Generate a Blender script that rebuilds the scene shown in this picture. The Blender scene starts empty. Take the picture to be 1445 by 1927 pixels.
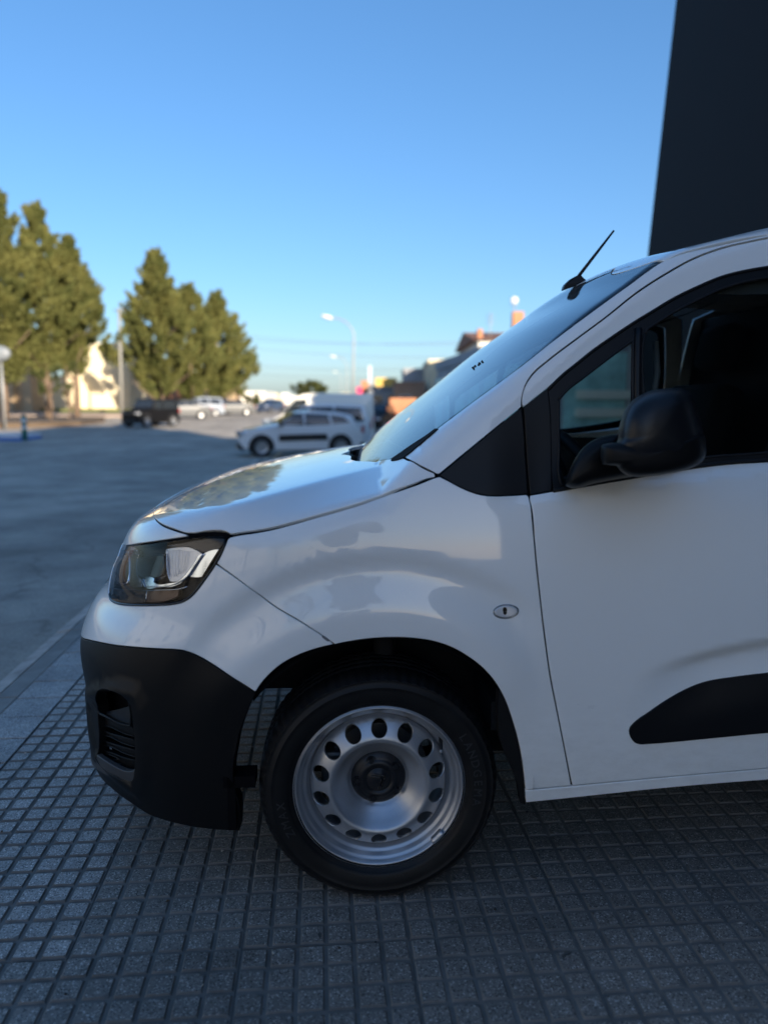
import bpy, bmesh, math, random
import numpy as np
from mathutils import Vector, Matrix
from mathutils.geometry import delaunay_2d_cdt
PI = math.pi
rnd = random.Random(7)
SC = bpy.context.scene
COL = SC.collection

# ------------------------------------------------------------------ camera, sky, sun, exposure
PITCH, ROLL, CAMH, FPX = .1471065, .00403517, 1.28282147, 1400.0      # FPX: focal length in pixels of the 1445 x 1927 photograph
cp, sp = math.cos(PITCH), math.sin(PITCH)
FW = np.array([0, cp, -sp]); RT0 = np.array([1., 0, 0]); UP0 = np.cross(RT0, FW)
RT = RT0 * math.cos(ROLL) + UP0 * math.sin(ROLL)
UP = -RT0 * math.sin(ROLL) + UP0 * math.cos(ROLL)
CAM = np.array([0, 0, CAMH])
cam_d = bpy.data.cameras.new('camera'); cam = bpy.data.objects.new('camera', cam_d); COL.objects.link(cam)
cam.matrix_world = Matrix(((RT[0], UP[0], -FW[0], CAM[0]), (RT[1], UP[1], -FW[1], CAM[1]), (RT[2], UP[2], -FW[2], CAM[2]), (0, 0, 0, 1)))
cam_d.sensor_fit = 'VERTICAL'; cam_d.sensor_height = 36; cam_d.lens = FPX / 1927 * 36
cam_d.clip_start = .05; cam_d.clip_end = 4000
cam_d.dof.use_dof = True; cam_d.dof.focus_distance = 2.15; cam_d.dof.aperture_fstop = 1.5
SC.camera = cam
SUN_EL, SUN_AZ = math.radians(15), math.radians(150)      # azimuth from +Y towards +X: the sun stands behind the camera, to the right
world = bpy.data.worlds.new('World'); SC.world = world; world.use_nodes = True
wn = world.node_tree; bg = wn.nodes['Background']
sky = wn.nodes.new('ShaderNodeTexSky'); sky.sky_type = 'NISHITA'; sky.sun_disc = False
sky.sun_elevation = SUN_EL; sky.sun_rotation = SUN_AZ
sky.air_density = 1.0; sky.dust_density = 1.0; sky.ozone_density = 5
# one uniform tone curve over the whole sky (a phone camera's compressed highlights), no direction-dependent change
pre_ = wn.nodes.new('ShaderNodeVectorMath'); pre_.operation = 'SCALE'; pre_.inputs[3].default_value = .1
gm_ = wn.nodes.new('ShaderNodeGamma'); gm_.inputs[1].default_value = .8
tn_ = wn.nodes.new('ShaderNodeVectorMath'); tn_.operation = 'MULTIPLY'; tn_.inputs[1].default_value = (4.15, 4.2, 4.42)
hs_ = wn.nodes.new('ShaderNodeHueSaturation'); hs_.inputs['Saturation'].default_value = 1.12
wn.links.new(sky.outputs[0], pre_.inputs[0]); wn.links.new(pre_.outputs[0], gm_.inputs[0]); wn.links.new(gm_.outputs[0], tn_.inputs[0]); wn.links.new(tn_.outputs[0], hs_.inputs['Color'])
wn.links.new(hs_.outputs[0], bg.inputs[0]); bg.inputs[1].default_value = .15
sl = bpy.data.lights.new('sun', 'SUN'); sun = bpy.data.objects.new('sun', sl); COL.objects.link(sun)
sl.energy = 4.0; sl.angle = math.radians(.55); sl.color = (1, .86, .68)
sd = Vector((math.sin(SUN_AZ) * math.cos(SUN_EL), math.cos(SUN_AZ) * math.cos(SUN_EL), math.sin(SUN_EL)))
sun.rotation_euler = sd.to_track_quat('Z', 'Y').to_euler(); sun.location = (20, -20, 30)
SC.view_settings.view_transform = 'Standard'; SC.view_settings.look = 'None'
SC.view_settings.exposure = 1.48; SC.view_settings.gamma = 1
SC.render.film_transparent = False
SC.cycles.max_bounces = 8; SC.cycles.transparent_max_bounces = 16

def ray(q):
    d = FW + RT * (q[0] - 722.5) / FPX - UP * (q[1] - 963.5) / FPX
    return d
def at(px, py, Y):          # the world point at depth Y behind a pixel of the photograph
    d = ray((px, py)); return Vector(CAM + d * (Y / d[1]))
def atx(px, Y):             # world x at depth Y
    return at(px, 756, Y).x

# ------------------------------------------------------------------ materials
def new_mat(name):
    m = bpy.data.materials.new(name); m.use_nodes = True
    return m, m.node_tree, m.node_tree.nodes['Principled BSDF']
def mat(name, col, rough=.6, metal=0., spec=.5, coat=0., coat_rough=.03, noise=0., nscale=8., bump=0., bscale=60., bdist=.002, rand=0., alpha=None, col2=None, sheen=0.):
    m, t, b = new_mat(name)
    b.inputs['Base Color'].default_value = (*col, 1); b.inputs['Roughness'].default_value = rough
    b.inputs['Metallic'].default_value = metal; b.inputs['Specular IOR Level'].default_value = spec
    b.inputs['Coat Weight'].default_value = coat; b.inputs['Coat Roughness'].default_value = coat_rough
    tc = t.nodes.new('ShaderNodeTexCoord')
    src = None
    if noise or col2:
        n = t.nodes.new('ShaderNodeTexNoise'); n.inputs['Scale'].default_value = nscale; n.inputs['Detail'].default_value = 6; n.inputs['Roughness'].default_value = .65
        t.links.new(tc.outputs['Object'], n.inputs['Vector'])
        r = t.nodes.new('ShaderNodeValToRGB'); r.color_ramp.elements[0].position = .32; r.color_ramp.elements[1].position = .68
        c2 = col2 if col2 else tuple(min(1, c * (1 + noise)) for c in col)
        c1 = col if col2 else tuple(c * (1 - noise) for c in col)
        r.color_ramp.elements[0].color = (*c1, 1); r.color_ramp.elements[1].color = (*c2, 1)
        t.links.new(n.outputs['Fac'], r.inputs[0]); src = r.outputs[0]
        rr = t.nodes.new('ShaderNodeMapRange'); rr.inputs['To Min'].default_value = max(0, rough - .08); rr.inputs['To Max'].default_value = min(1, rough + .08)
        t.links.new(n.outputs['Fac'], rr.inputs['Value'])
        if rough > .2: t.links.new(rr.outputs[0], b.inputs['Roughness'])
    if rand:
        oi = t.nodes.new('ShaderNodeObjectInfo'); hs = t.nodes.new('ShaderNodeHueSaturation')
        mr = t.nodes.new('ShaderNodeMapRange'); mr.inputs['To Min'].default_value = 1 - rand; mr.inputs['To Max'].default_value = 1 + rand
        t.links.new(oi.outputs['Random'], mr.inputs['Value']); t.links.new(mr.outputs[0], hs.inputs['Value'])
        if src: t.links.new(src, hs.inputs['Color'])
        else: hs.inputs['Color'].default_value = (*col, 1)
        src = hs.outputs[0]
    if src: t.links.new(src, b.inputs['Base Color'])
    if bump:
        n2 = t.nodes.new('ShaderNodeTexNoise'); n2.inputs['Scale'].default_value = bscale; n2.inputs['Detail'].default_value = 4
        t.links.new(tc.outputs['Object'], n2.inputs['Vector'])
        bp = t.nodes.new('ShaderNodeBump'); bp.inputs['Strength'].default_value = bump; bp.inputs['Distance'].default_value = bdist
        t.links.new(n2.outputs['Fac'], bp.inputs['Height']); t.links.new(bp.outputs[0], b.inputs['Normal'])
    return m
def glass_mat(name, tint, refl_rough=.02, ior=1.5, dirt=0.):
    m, t, b = new_mat(name); t.nodes.remove(b)
    out = t.nodes['Material Output']
    tr = t.nodes.new('ShaderNodeBsdfTransparent'); tr.inputs[0].default_value = (*tint, 1)
    gl = t.nodes.new('ShaderNodeBsdfGlossy'); gl.inputs['Roughness'].default_value = refl_rough; gl.inputs[0].default_value = (1, 1, 1, 1)
    fr = t.nodes.new('ShaderNodeFresnel'); fr.inputs[0].default_value = ior
    mx = t.nodes.new('ShaderNodeMixShader'); t.links.new(fr.outputs[0], mx.inputs[0]); t.links.new(tr.outputs[0], mx.inputs[1]); t.links.new(gl.outputs[0], mx.inputs[2])
    last = mx.outputs[0]
    if dirt:
        df = t.nodes.new('ShaderNodeBsdfDiffuse'); df.inputs[0].default_value = (.55, .55, .52, 1)
        tc = t.nodes.new('ShaderNodeTexCoord'); mp = t.nodes.new('ShaderNodeMapping'); mp.inputs['Scale'].default_value = (3, 9, 3)
        n = t.nodes.new('ShaderNodeTexNoise'); n.inputs['Scale'].default_value = 2.2; n.inputs['Detail'].default_value = 7; n.inputs['Roughness'].default_value = .7
        t.links.new(tc.outputs['Object'], mp.inputs[0]); t.links.new(mp.outputs[0], n.inputs['Vector'])
        mr = t.nodes.new('ShaderNodeMapRange'); mr.inputs['From Min'].default_value = .35; mr.inputs['From Max'].default_value = .8; mr.inputs['To Min'].default_value = 0; mr.inputs['To Max'].default_value = dirt
        t.links.new(n.outputs['Fac'], mr.inputs['Value'])
        m2 = t.nodes.new('ShaderNodeMixShader'); t.links.new(mr.outputs[0], m2.inputs[0]); t.links.new(last, m2.inputs[1]); t.links.new(df.outputs[0], m2.inputs[2]); last = m2.outputs[0]
    t.links.new(last, out.inputs[0])
    return m
M = {}
M['paint'] = mat('van_white_paint', (.87, .88, .86), .30, coat=1, coat_rough=.012, noise=.012, nscale=3)
# road dust low down on the paint: a stain with its own ragged shape
def dusty(m, z0, z1, amt):
    t = m.node_tree; b = t.nodes['Principled BSDF']; tc = t.nodes.new('ShaderNodeTexCoord'); sx = t.nodes.new('ShaderNodeSeparateXYZ'); t.links.new(tc.outputs['Object'], sx.inputs[0])
    mr = t.nodes.new('ShaderNodeMapRange'); mr.inputs['From Min'].default_value = z1; mr.inputs['From Max'].default_value = z0; t.links.new(sx.outputs['Z'], mr.inputs['Value'])
    mp = t.nodes.new('ShaderNodeMapping'); mp.inputs['Scale'].default_value = (6, 6, 14); t.links.new(tc.outputs['Object'], mp.inputs[0])
    n = t.nodes.new('ShaderNodeTexNoise'); n.inputs['Scale'].default_value = 2.0; n.inputs['Detail'].default_value = 10; n.inputs['Roughness'].default_value = .75; t.links.new(mp.outputs[0], n.inputs['Vector'])
    n2 = t.nodes.new('ShaderNodeMapRange'); n2.inputs['From Min'].default_value = .42; n2.inputs['From Max'].default_value = .75; t.links.new(n.outputs['Fac'], n2.inputs['Value'])
    a = t.nodes.new('ShaderNodeMath'); a.operation = 'MULTIPLY'; t.links.new(mr.outputs[0], a.inputs[0]); t.links.new(n2.outputs[0], a.inputs[1])
    a2 = t.nodes.new('ShaderNodeMath'); a2.operation = 'MULTIPLY'; a2.inputs[1].default_value = amt; t.links.new(a.outputs[0], a2.inputs[0])
    mx = t.nodes.new('ShaderNodeMixRGB'); t.links.new(a2.outputs[0], mx.inputs[0]); old = b.inputs['Base Color'].links[0].from_socket; t.links.new(old, mx.inputs[1]); mx.inputs[2].default_value = (.30, .26, .21, 1); t.links.new(mx.outputs[0], b.inputs['Base Color'])
    cw = t.nodes.new('ShaderNodeMapRange'); cw.inputs['To Min'].default_value = .012; cw.inputs['To Max'].default_value = .35; t.links.new(a2.outputs[0], cw.inputs['Value']); t.links.new(cw.outputs[0], b.inputs['Coat Roughness'])
dusty(M['paint'], .22, .60, .30)
M['black_plastic'] = mat('unpainted_black_plastic', (.0045, .0045, .005), .46, spec=.22, bump=.12, bscale=900, bdist=.0004)
M['gloss_black'] = mat('gloss_black_trim', (.008, .009, .011), .22, spec=.4)
M['satin_black'] = mat('satin_black_trim', (.007, .0075, .009), .38, spec=.26)
M['rubber'] = mat('rubber_seal', (.008, .008, .009), .55, spec=.3)
M['tyre'] = mat('tyre_rubber', (.007, .007, .0075), .5, spec=.28, noise=.35, nscale=14, bump=.2, bscale=300, bdist=.0006)
M['steel'] = mat('silver_painted_steel', (.47, .485, .51), .39, metal=.75, noise=.06, nscale=5, bump=.05, bscale=120, bdist=.0005)
M['steel_edge'] = mat('worn_steel_edge', (.5, .5, .5), .4, metal=.8, noise=.5, nscale=60)
M['cap'] = mat('wheel_centre_cap', (.010, .011, .014), .38, spec=.4)
M['void'] = mat('dark_recess', (.004, .004, .005), .9, spec=.1)
M['liner'] = mat('arch_liner_felt', (.010, .010, .011), .85, spec=.15, bump=.4, bscale=200)
M['under'] = mat('underbody', (.012, .012, .013), .8, spec=.2)
M['chrome'] = mat('headlight_chrome', (.74, .82, .92), .12, metal=1)  # bluish tint stands in for reflected sky
M['reflector'] = mat('headlight_reflector', (.72, .75, .80), .35, metal=.6, bump=.6, bscale=90, bdist=.002)
M['lamp_house'] = mat('headlight_housing', (.020, .019, .019), .5, spec=.3)
M['amber'] = mat('dull_amber_band', (.11, .070, .052), .3, metal=.3, bump=.6, bscale=160, bdist=.001)
M['lens'] = glass_mat('headlight_lens', (.95, .955, .96), .012, 1.22)
M['windscreen'] = glass_mat('windscreen_glass', (.36, .42, .44), .02, 1.42, dirt=.04)
M['tint'] = glass_mat('door_glass', (.55, .60, .60), .01, 1.38)
M['qtint'] = glass_mat('quarter_glass', (.90, .96, .94), .01, 1.28)
M['cabin'] = mat('cabin_plastic', (.016, .017, .018), .7, bump=.2, bscale=300)
M['seat'] = mat('seat_fabric', (.014, .015, .017), .95, noise=.3, nscale=40)
M['belt_strip'] = mat('grey_pillar_trim', (.16, .17, .17), .6)
M['dirt'] = mat('bird_specks', (.02, .022, .02), .9)

# ------------------------------------------------------------------ scene helpers
def link(o, parent=None):
    COL.objects.link(o)
    if parent is not None: o.parent = parent
    return o
def mesh_obj(name, verts, faces, m, parent=None, smooth=False, normals=None, edges=()):
    me = bpy.data.meshes.new(name); me.from_pydata([tuple(v) for v in verts], list(edges), [tuple(f) for f in faces])
    mats = m if isinstance(m, (list, tuple)) else [m]
    for x in mats: me.materials.append(x)
    if smooth or normals is not None: me.shade_smooth()
    if normals is not None: me.normals_split_custom_set_from_vertices([tuple(n) for n in normals])
    me.update()
    return link(bpy.data.objects.new(name, me), parent)
def bm_obj(name, bm, m, parent=None, smooth=False):
    me = bpy.data.meshes.new(name); bmesh.ops.recalc_face_normals(bm, faces=bm.faces[:]); bm.to_mesh(me); bm.free()
    mats = m if isinstance(m, (list, tuple)) else [m]
    for x in mats: me.materials.append(x)
    if smooth: me.shade_smooth()
    return link(bpy.data.objects.new(name, me), parent)
def tag(o, label=None, cat=None, group=None, kind=None):
    if label: o['label'] = label
    if cat: o['category'] = cat
    if group: o['group'] = group
    if kind: o['kind'] = kind
    return o
def empty(name, loc=(0, 0, 0), rz=0., label=None, cat=None, group=None, kind=None, parent=None):
    o = bpy.data.objects.new(name, None); link(o, parent); o.location = loc; o.rotation_euler = (0, 0, rz)
    return tag(o, label, cat, group, kind)
def copy_tree(o, parent=None):
    c = o.copy(); COL.objects.link(c); c.parent = parent
    for ch in list(o.children): copy_tree(ch, c)
    return c
def box(bm, x0, x1, y0, y1, z0, z1, bev=0., mi=0):
    vs = [bm.verts.new(p) for p in ((x0, y0, z0), (x1, y0, z0), (x1, y1, z0), (x0, y1, z0), (x0, y0, z1), (x1, y0, z1), (x1, y1, z1), (x0, y1, z1))]
    fs = [bm.faces.new([vs[i] for i in f]) for f in ((0, 3, 2, 1), (4, 5, 6, 7), (0, 1, 5, 4), (1, 2, 6, 5), (2, 3, 7, 6), (3, 0, 4, 7))]
    for f in fs: f.material_index = mi
    if bev:
        es = list({e for f in fs for e in f.edges}); bmesh.ops.bevel(bm, geom=es, offset=bev, segments=2, affect='EDGES', profile=.5)
    return vs
def box_obj(name, x0, x1, y0, y1, z0, z1, m, parent=None, bev=0.):
    bm = bmesh.new(); box(bm, x0, x1, y0, y1, z0, z1, bev); return bm_obj(name, bm, m, parent)
def lathe(prof, n, axis='y', close=False):      # prof: list of (radius, depth along axis); returns verts, faces
    vs, fs = [], []
    for k in range(n):
        a = 2 * PI * k / n
        for r, d in prof:
            c, s = r * math.cos(a), r * math.sin(a)
            vs.append((c, d, s) if axis == 'y' else (c, s, d))
    m_ = len(prof)
    for k in range(n):
        k2 = (k + 1) % n
        for j in range(m_ - 1):
            fs.append((k * m_ + j, k2 * m_ + j, k2 * m_ + j + 1, k * m_ + j + 1))
    return vs, fs
def tube(bm, pts, rad, n=8, cap=True):
    pts = [Vector(p) for p in pts]; rings = []
    ref = Vector((0, 0, 1))
    for i, p in enumerate(pts):
        t = (pts[min(i + 1, len(pts) - 1)] - pts[max(i - 1, 0)]).normalized()
        u = t.cross(ref)
        if u.length < .05: u = t.cross(Vector((1, 0, 0)))
        u.normalize(); v = t.cross(u).normalized()
        r = rad[i] if isinstance(rad, (list, tuple)) else rad
        rings.append([bm.verts.new(p + (u * math.cos(2 * PI * k / n) + v * math.sin(2 * PI * k / n)) * r) for k in range(n)])
    for a, b in zip(rings[:-1], rings[1:]):
        for k in range(n): bm.faces.new((a[k], a[(k + 1) % n], b[(k + 1) % n], b[k]))
    if cap:
        try: bm.faces.new(rings[0][::-1]); bm.faces.new(rings[-1])
        except ValueError: pass
def tube_obj(name, pts, rad, m, parent=None, n=8, smooth=True):
    bm = bmesh.new(); tube(bm, pts, rad, n); return bm_obj(name, bm, m, parent, smooth)

# ------------------------------------------------------------------ 2D tools
def crom(pts, seg=.01, closed=True, corner=32.):
    """Catmull-Rom through points, keeping corners sharper than `corner` degrees; resampled to about seg."""
    P = np.asarray(pts, float); n = len(P); out = []
    def tang(i):
        a, b, c = P[(i - 1) % n], P[i], P[(i + 1) % n]
        if not closed and (i == 0 or i == n - 1): return None
        u, v = b - a, c - b; lu, lv = np.linalg.norm(u) + 1e-9, np.linalg.norm(v) + 1e-9
        ang = math.degrees(math.acos(np.clip(u @ v / lu / lv, -1, 1)))
        if ang > corner: return None
        return (u / lu * lv + v / lv * lu) / (lu + lv)
    T = [tang(i) for i in range(n)]
    for i in range(n if closed else n - 1):
        p, q = P[i], P[(i + 1) % n]; L = np.linalg.norm(q - p)
        if L < 1e-7: continue
        d = (q - p) / L
        t0 = T[i] if T[i] is not None else d; t1 = T[(i + 1) % n] if T[(i + 1) % n] is not None else d
        if T[i] is None and T[(i + 1) % n] is not None: t0 = 2 * d - t1
        if T[i] is not None and T[(i + 1) % n] is None: t1 = 2 * d - t0
        k = max(1, int(round(L / seg)))
        for j in range(k):
            t = j / k
            out.append((2 * t**3 - 3 * t**2 + 1) * p + (t**3 - 2 * t**2 + t) * L * t0 + (-2 * t**3 + 3 * t**2) * q + (t**3 - t**2) * L * t1)
    if not closed: out.append(P[-1])
    return np.array(out)
def area2(P):
    x, y = P[:, 0], P[:, 1]; return .5 * np.sum(x * np.roll(y, -1) - np.roll(x, -1) * y)
def offset2(P, d):          # inward offset of a closed ccw polygon
    e = np.roll(P, -1, 0) - P; e /= np.linalg.norm(e, axis=1)[:, None] + 1e-12
    nn = np.stack([-e[:, 1], e[:, 0]], 1); m = nn + np.roll(nn, 1, 0); l = np.linalg.norm(m, axis=1)[:, None] + 1e-9
    m /= l; c = np.clip((m * nn).sum(1), .5, 1)[:, None]
    return P + m * d / c
def inside(P, q):
    x, y = q[:, 0], q[:, 1]; r = np.zeros(len(q), bool); n = len(P); j = n - 1
    for i in range(n):
        yi, yj, xi, xj = P[i, 1], P[j, 1], P[i, 0], P[j, 0]
        c = (yi > y) != (yj > y)
        if c.any():
            with np.errstate(divide='ignore', invalid='ignore'):
                r ^= c & (x < (xj - xi) * (y - yi) / ((yj - yi) or 1e-12) + xi)
        j = i
    return r
def seg_dist(P, q):
    d = np.full(len(q), 1e9); n = len(P)
    for i in range(n):
        a, b = P[i], P[(i + 1) % n]; ab = b - a; t = np.clip(((q - a) @ ab) / (ab @ ab + 1e-12), 0, 1)
        d = np.minimum(d, np.linalg.norm(q - a - t[:, None] * ab, axis=1))
    return d
def fill2(P, res, holes=()):
    """Triangulate a ccw polygon with interior points every res. Returns 2D verts, tris, boundary count, hole loops."""
    lo, hi = P.min(0), P.max(0)
    gx = np.arange(lo[0] + res * .5, hi[0], res); gy = np.arange(lo[1] + res * .5, hi[1], res * .87)
    G = np.array([(x + (res * .5 if j % 2 else 0), y) for j, y in enumerate(gy) for x in gx]) if len(gx) and len(gy) else np.zeros((0, 2))
    if len(G):
        k = inside(P, G)
        G = G[k]
        if len(G): G = G[seg_dist(P, G) > res * .45]
        for H in holes:
            if len(G): G = G[~inside(H, G)]
            if len(G): G = G[seg_dist(H, G) > res * .45]
    V = [P] + list(holes) + [G]; E, o = [], 0; loops = []
    for L in [P] + list(holes):
        m_ = len(L); E += [(o + i, o + (i + 1) % m_) for i in range(m_)]; loops.append((o, m_)); o += m_
    A = np.concatenate([v for v in V if len(v)])
    vo, eo, fo, ov, oe, of = delaunay_2d_cdt([Vector(v) for v in A], E, [], 0, 1e-7)
    A2 = np.array([tuple(v) for v in vo]); T_ = [f for f in fo if len(f) == 3]
    Cn = np.array([A2[list(f)].mean(0) for f in T_]); k = inside(P, Cn)
    for H in holes: k &= ~inside(H, Cn)
    # map: input index -> output index
    mp = {}
    for oi_, l in enumerate(ov):
        for a in l: mp[a] = oi_
    lp = [[mp[o + i] for i in range(m_)] for o, m_ in loops]
    T_ = [f for f, kk in zip(T_, k) if kk]
    return A2, T_, lp

# ------------------------------------------------------------------ the van's body surface
HW, X0, PE = .92, -.10, 2.82
def interp(x, kx, ky):
    kx = np.asarray(kx, float); ky = np.asarray(ky, float)
    d = np.diff(ky) / np.diff(kx); m = np.empty_like(ky); m[1:-1] = (d[:-1] * np.diff(kx)[1:] + d[1:] * np.diff(kx)[:-1]) / (kx[2:] - kx[:-2]); m[0] = d[0]; m[-1] = d[-1]
    x = np.asarray(x, float); i = np.clip(np.searchsorted(kx, x) - 1, 0, len(kx) - 2); h = kx[i + 1] - kx[i]; t = (x - kx[i]) / h
    tc = np.clip(t, 0, 1)
    y = (2 * tc**3 - 3 * tc**2 + 1) * ky[i] + (tc**3 - 2 * tc**2 + tc) * h * m[i] + (-2 * tc**3 + 3 * tc**2) * ky[i + 1] + (tc**3 - tc**2) * h * m[i + 1]
    return y + np.where(t < 0, t * h * m[0], 0) + np.where(t > 1, (t - 1) * h * m[-1], 0)
def sst(a, b, x):
    t = np.clip((x - a) / (b - a), 0, 1); return t * t * (3 - 2 * t)
def smax(a, b, k):
    h = np.clip(.5 + .5 * (a - b) / k, 0, 1); return b * (1 - h) + a * h + k * h * (1 - h)
K = dict(
    nz=[.12, .2, .3, .42, .6, .68, .74, .79, .87, .92, .97, 1.02, 1.07, 1.12],
    nx=[-.9149, -.905, -.9133, -.9089, -.9133, -.8754, -.8273, -.8087, -.7712, -.7498, -.7218, -.6317, -.4753, -.2267],
    hx=[-.9, -.6, -.36, -.1, .15, .35], hz=[.8448, .9816, 1.0452, 1.0945, 1.128, 1.165],
    wz=[1.05, 1.2, 1.35, 1.5, 1.65, 1.8], wx=[-.0555, .1031, .2987, .4848, .6904, .7959], bow=[.0581],
    rx=[.4, .8, 1.2, 1.8, 2.6, 3.5], rz=[1.6181, 1.7218, 1.8125, 1.8442, 1.8469, 1.805], dd=[.0, .075, .02, .0])
def wside(x, z):
    w = interp(z, [.15, .28, .4, .55, .75, .9, 1.0, 1.06, 1.12, 1.3, 1.5, 1.65, 1.8, 1.9], [.045, .02, .006, .0, .0, .008, .02, .032, .05, .095, .15, .205, .28, .34])
    for cx in (0., 2.785):
        r = np.hypot(x - cx, z - .30)
        amp = sst(.42, .62, z) * (1 - sst(.30, .42, (x - cx))) * (1 - sst(.38, .60, -(x - cx)))
        w = w + amp * (.0095 * sst(.630, .582, r) - .0175 * sst(.582, .465, r))
    za = .72 - .10 * np.clip((1.25 - x) / .6, 0, 2)**2
    s = za - z; ad = sst(.62, .85, x) * (1 - sst(2.0, 2.25, x))
    w = w + ad * (.020 * sst(-.003, .045, s) - .020 * sst(.05, .19, s))
    bl = z - (1.059 + .126 * (x - .36))
    w = w + .011 * np.clip((bl + .026) / .026, 0, 1) * sst(.26, .40, x) * (1 - sst(.0, .30, bl))
    return w
def FB(x, w, z, mode=0):
    """Body surface: negative inside. mode 1 leaves the bonnet out (windscreen, cowl)."""
    x = np.asarray(x, float); w = np.asarray(w, float); z = np.asarray(z, float)
    L = np.maximum(X0 - interp(z, K['nz'], K['nx']), .02); W = HW - wside(x, z)
    u = np.maximum(0, X0 - x) / L; v = np.abs(HW - w) / W
    A = ((u**PE + v**PE + 1e-12)**(1 / PE) - 1) * HW
    va = np.abs(HW - w) / HW
    Tr = interp(x, K['rx'], K['rz']) - .075 * va**2.2
    xw = interp(z, K['wz'], K['wx']) + K['bow'][0] * va**2.4
    Bc = smax(z - Tr, (xw - x) * .72, .05)
    if mode == 1: return smax(smax(A, Bc, .05), x - 3.5, .12)
    D = interp(x, [-.8, -.36, .13, .4], K['dd'])
    vc = interp(x, [-.7, -.41, -.35, -.25, -.15, -.08, 0, .12], [.95, .905, .885, .83, .755, .70, .63, .56])
    e_ = va - vc; ramp = .5 * (e_ + np.sqrt(e_ * e_ + .00035)) / (1 - vc)
    Bh = z - (interp(x, K['hx'], K['hz']) - .022 * va**2 - D * ramp)
    Fv = np.where(Bh < Bc, smax(A, Bh, .05), smax(A, Bc, .05))
    return smax(Fv, (x - 3.50), .12)
def FN(P, mode=0):
    e = 1e-3; x, w, z = P[:, 0], P[:, 1], P[:, 2]
    g = np.stack([FB(x + e, w, z, mode) - FB(x - e, w, z, mode), FB(x, w + e, z, mode) - FB(x, w - e, z, mode), FB(x, w, z + e, mode) - FB(x, w, z - e, mode)], 1)
    return g / (np.linalg.norm(g, axis=1)[:, None] + 1e-12)

PSI = .065
VAN_O = np.array([-.00652669, 1.75212533, 0.])
AX = np.array([math.cos(PSI), math.sin(PSI), 0]); NX = np.array([-math.sin(PSI), math.cos(PSI), 0])
def car_ray(q):
    d = ray(q); o = CAM - VAN_O
    return np.array([o @ AX, o @ NX, o[2]]), np.array([d @ AX, d @ NX, d[2]])
_ts = np.linspace(.8, 4.5, 900)
def hit(q, level=0., mode=0):
    """Point of the body surface (in the van's own frame) that a traced pixel shows."""
    o, d = car_ray(q); P = o[:, None] + d[:, None] * _ts
    v = FB(P[0], P[1], P[2], mode) + level; k = np.where(v < 0)[0]
    if len(k) == 0: t = _ts[np.argmin(v)]
    else:
        a, b = _ts[k[0] - 1], _ts[k[0]]
        for _ in range(16):
            m_ = (a + b) / 2; p = o + d * m_
            if FB(p[0], p[1], p[2], mode) + level < 0: b = m_
            else: a = m_
        t = b
    return o + d * t
def hits(l, level=0., mode=0):
    out = []
    for q in l: out.append(hit(q, level, mode) if len(q) == 2 else np.array(q, float))   # 3 numbers: already a point in the van's frame
    return np.array(out)
def wplane(q, w):           # pixel -> point on the plane w = const in the van's frame
    o, d = car_ray(q); t = (w - o[1]) / d[1]; return o + d * t

QC = np.array([.25, HW, .45])
def to2(P, proj):
    if proj == 'side': return P[:, [0, 2]].copy()
    if proj == 'top': return P[:, [0, 1]].copy()
    d = P - QC; r = np.hypot(d[:, 0], d[:, 1])
    return np.stack([np.arctan2(-d[:, 1], -d[:, 0]), np.arctan2(d[:, 2], r)], 1) * .8
def lift2(U, proj, level=0., mode=0):
    n = len(U)
    if proj == 'side':
        base = np.stack([U[:, 0], np.full(n, -.3), U[:, 1]], 1); dr = np.tile([0, 1., 0], (n, 1)); a, b = np.zeros(n), np.full(n, 1.2)
    elif proj == 'top':
        base = np.stack([U[:, 0], U[:, 1], np.full(n, 2.3)], 1); dr = np.tile([0, 0, -1.], (n, 1)); a, b = np.zeros(n), np.full(n, 1.6)
    else:
        th, ph = U[:, 0] / .8, U[:, 1] / .8
        dr = -np.stack([-np.cos(th) * np.cos(ph), -np.sin(th) * np.cos(ph), np.sin(ph)], 1); base = QC - dr * 3.; a, b = np.zeros(n), np.full(n, 3.)
    f = lambda t: FB(*(base + dr * t[:, None]).T, mode) + level
    # march then bisect
    tt = np.linspace(0, 1, 60); t0, t1 = a.copy(), b.copy(); found = np.zeros(n, bool)
    prev = a.copy()
    for s in tt[1:]:
        c = a + (b - a) * s; v = f(c) < 0; new = v & ~found; t0[new] = prev[new]; t1[new] = c[new]; found |= v; prev = c
    for _ in range(18):
        c = (t0 + t1) / 2; v = f(c) < 0; t1 = np.where(v, c, t1); t0 = np.where(v, t0, c)
    return base + dr * t1[:, None]
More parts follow.
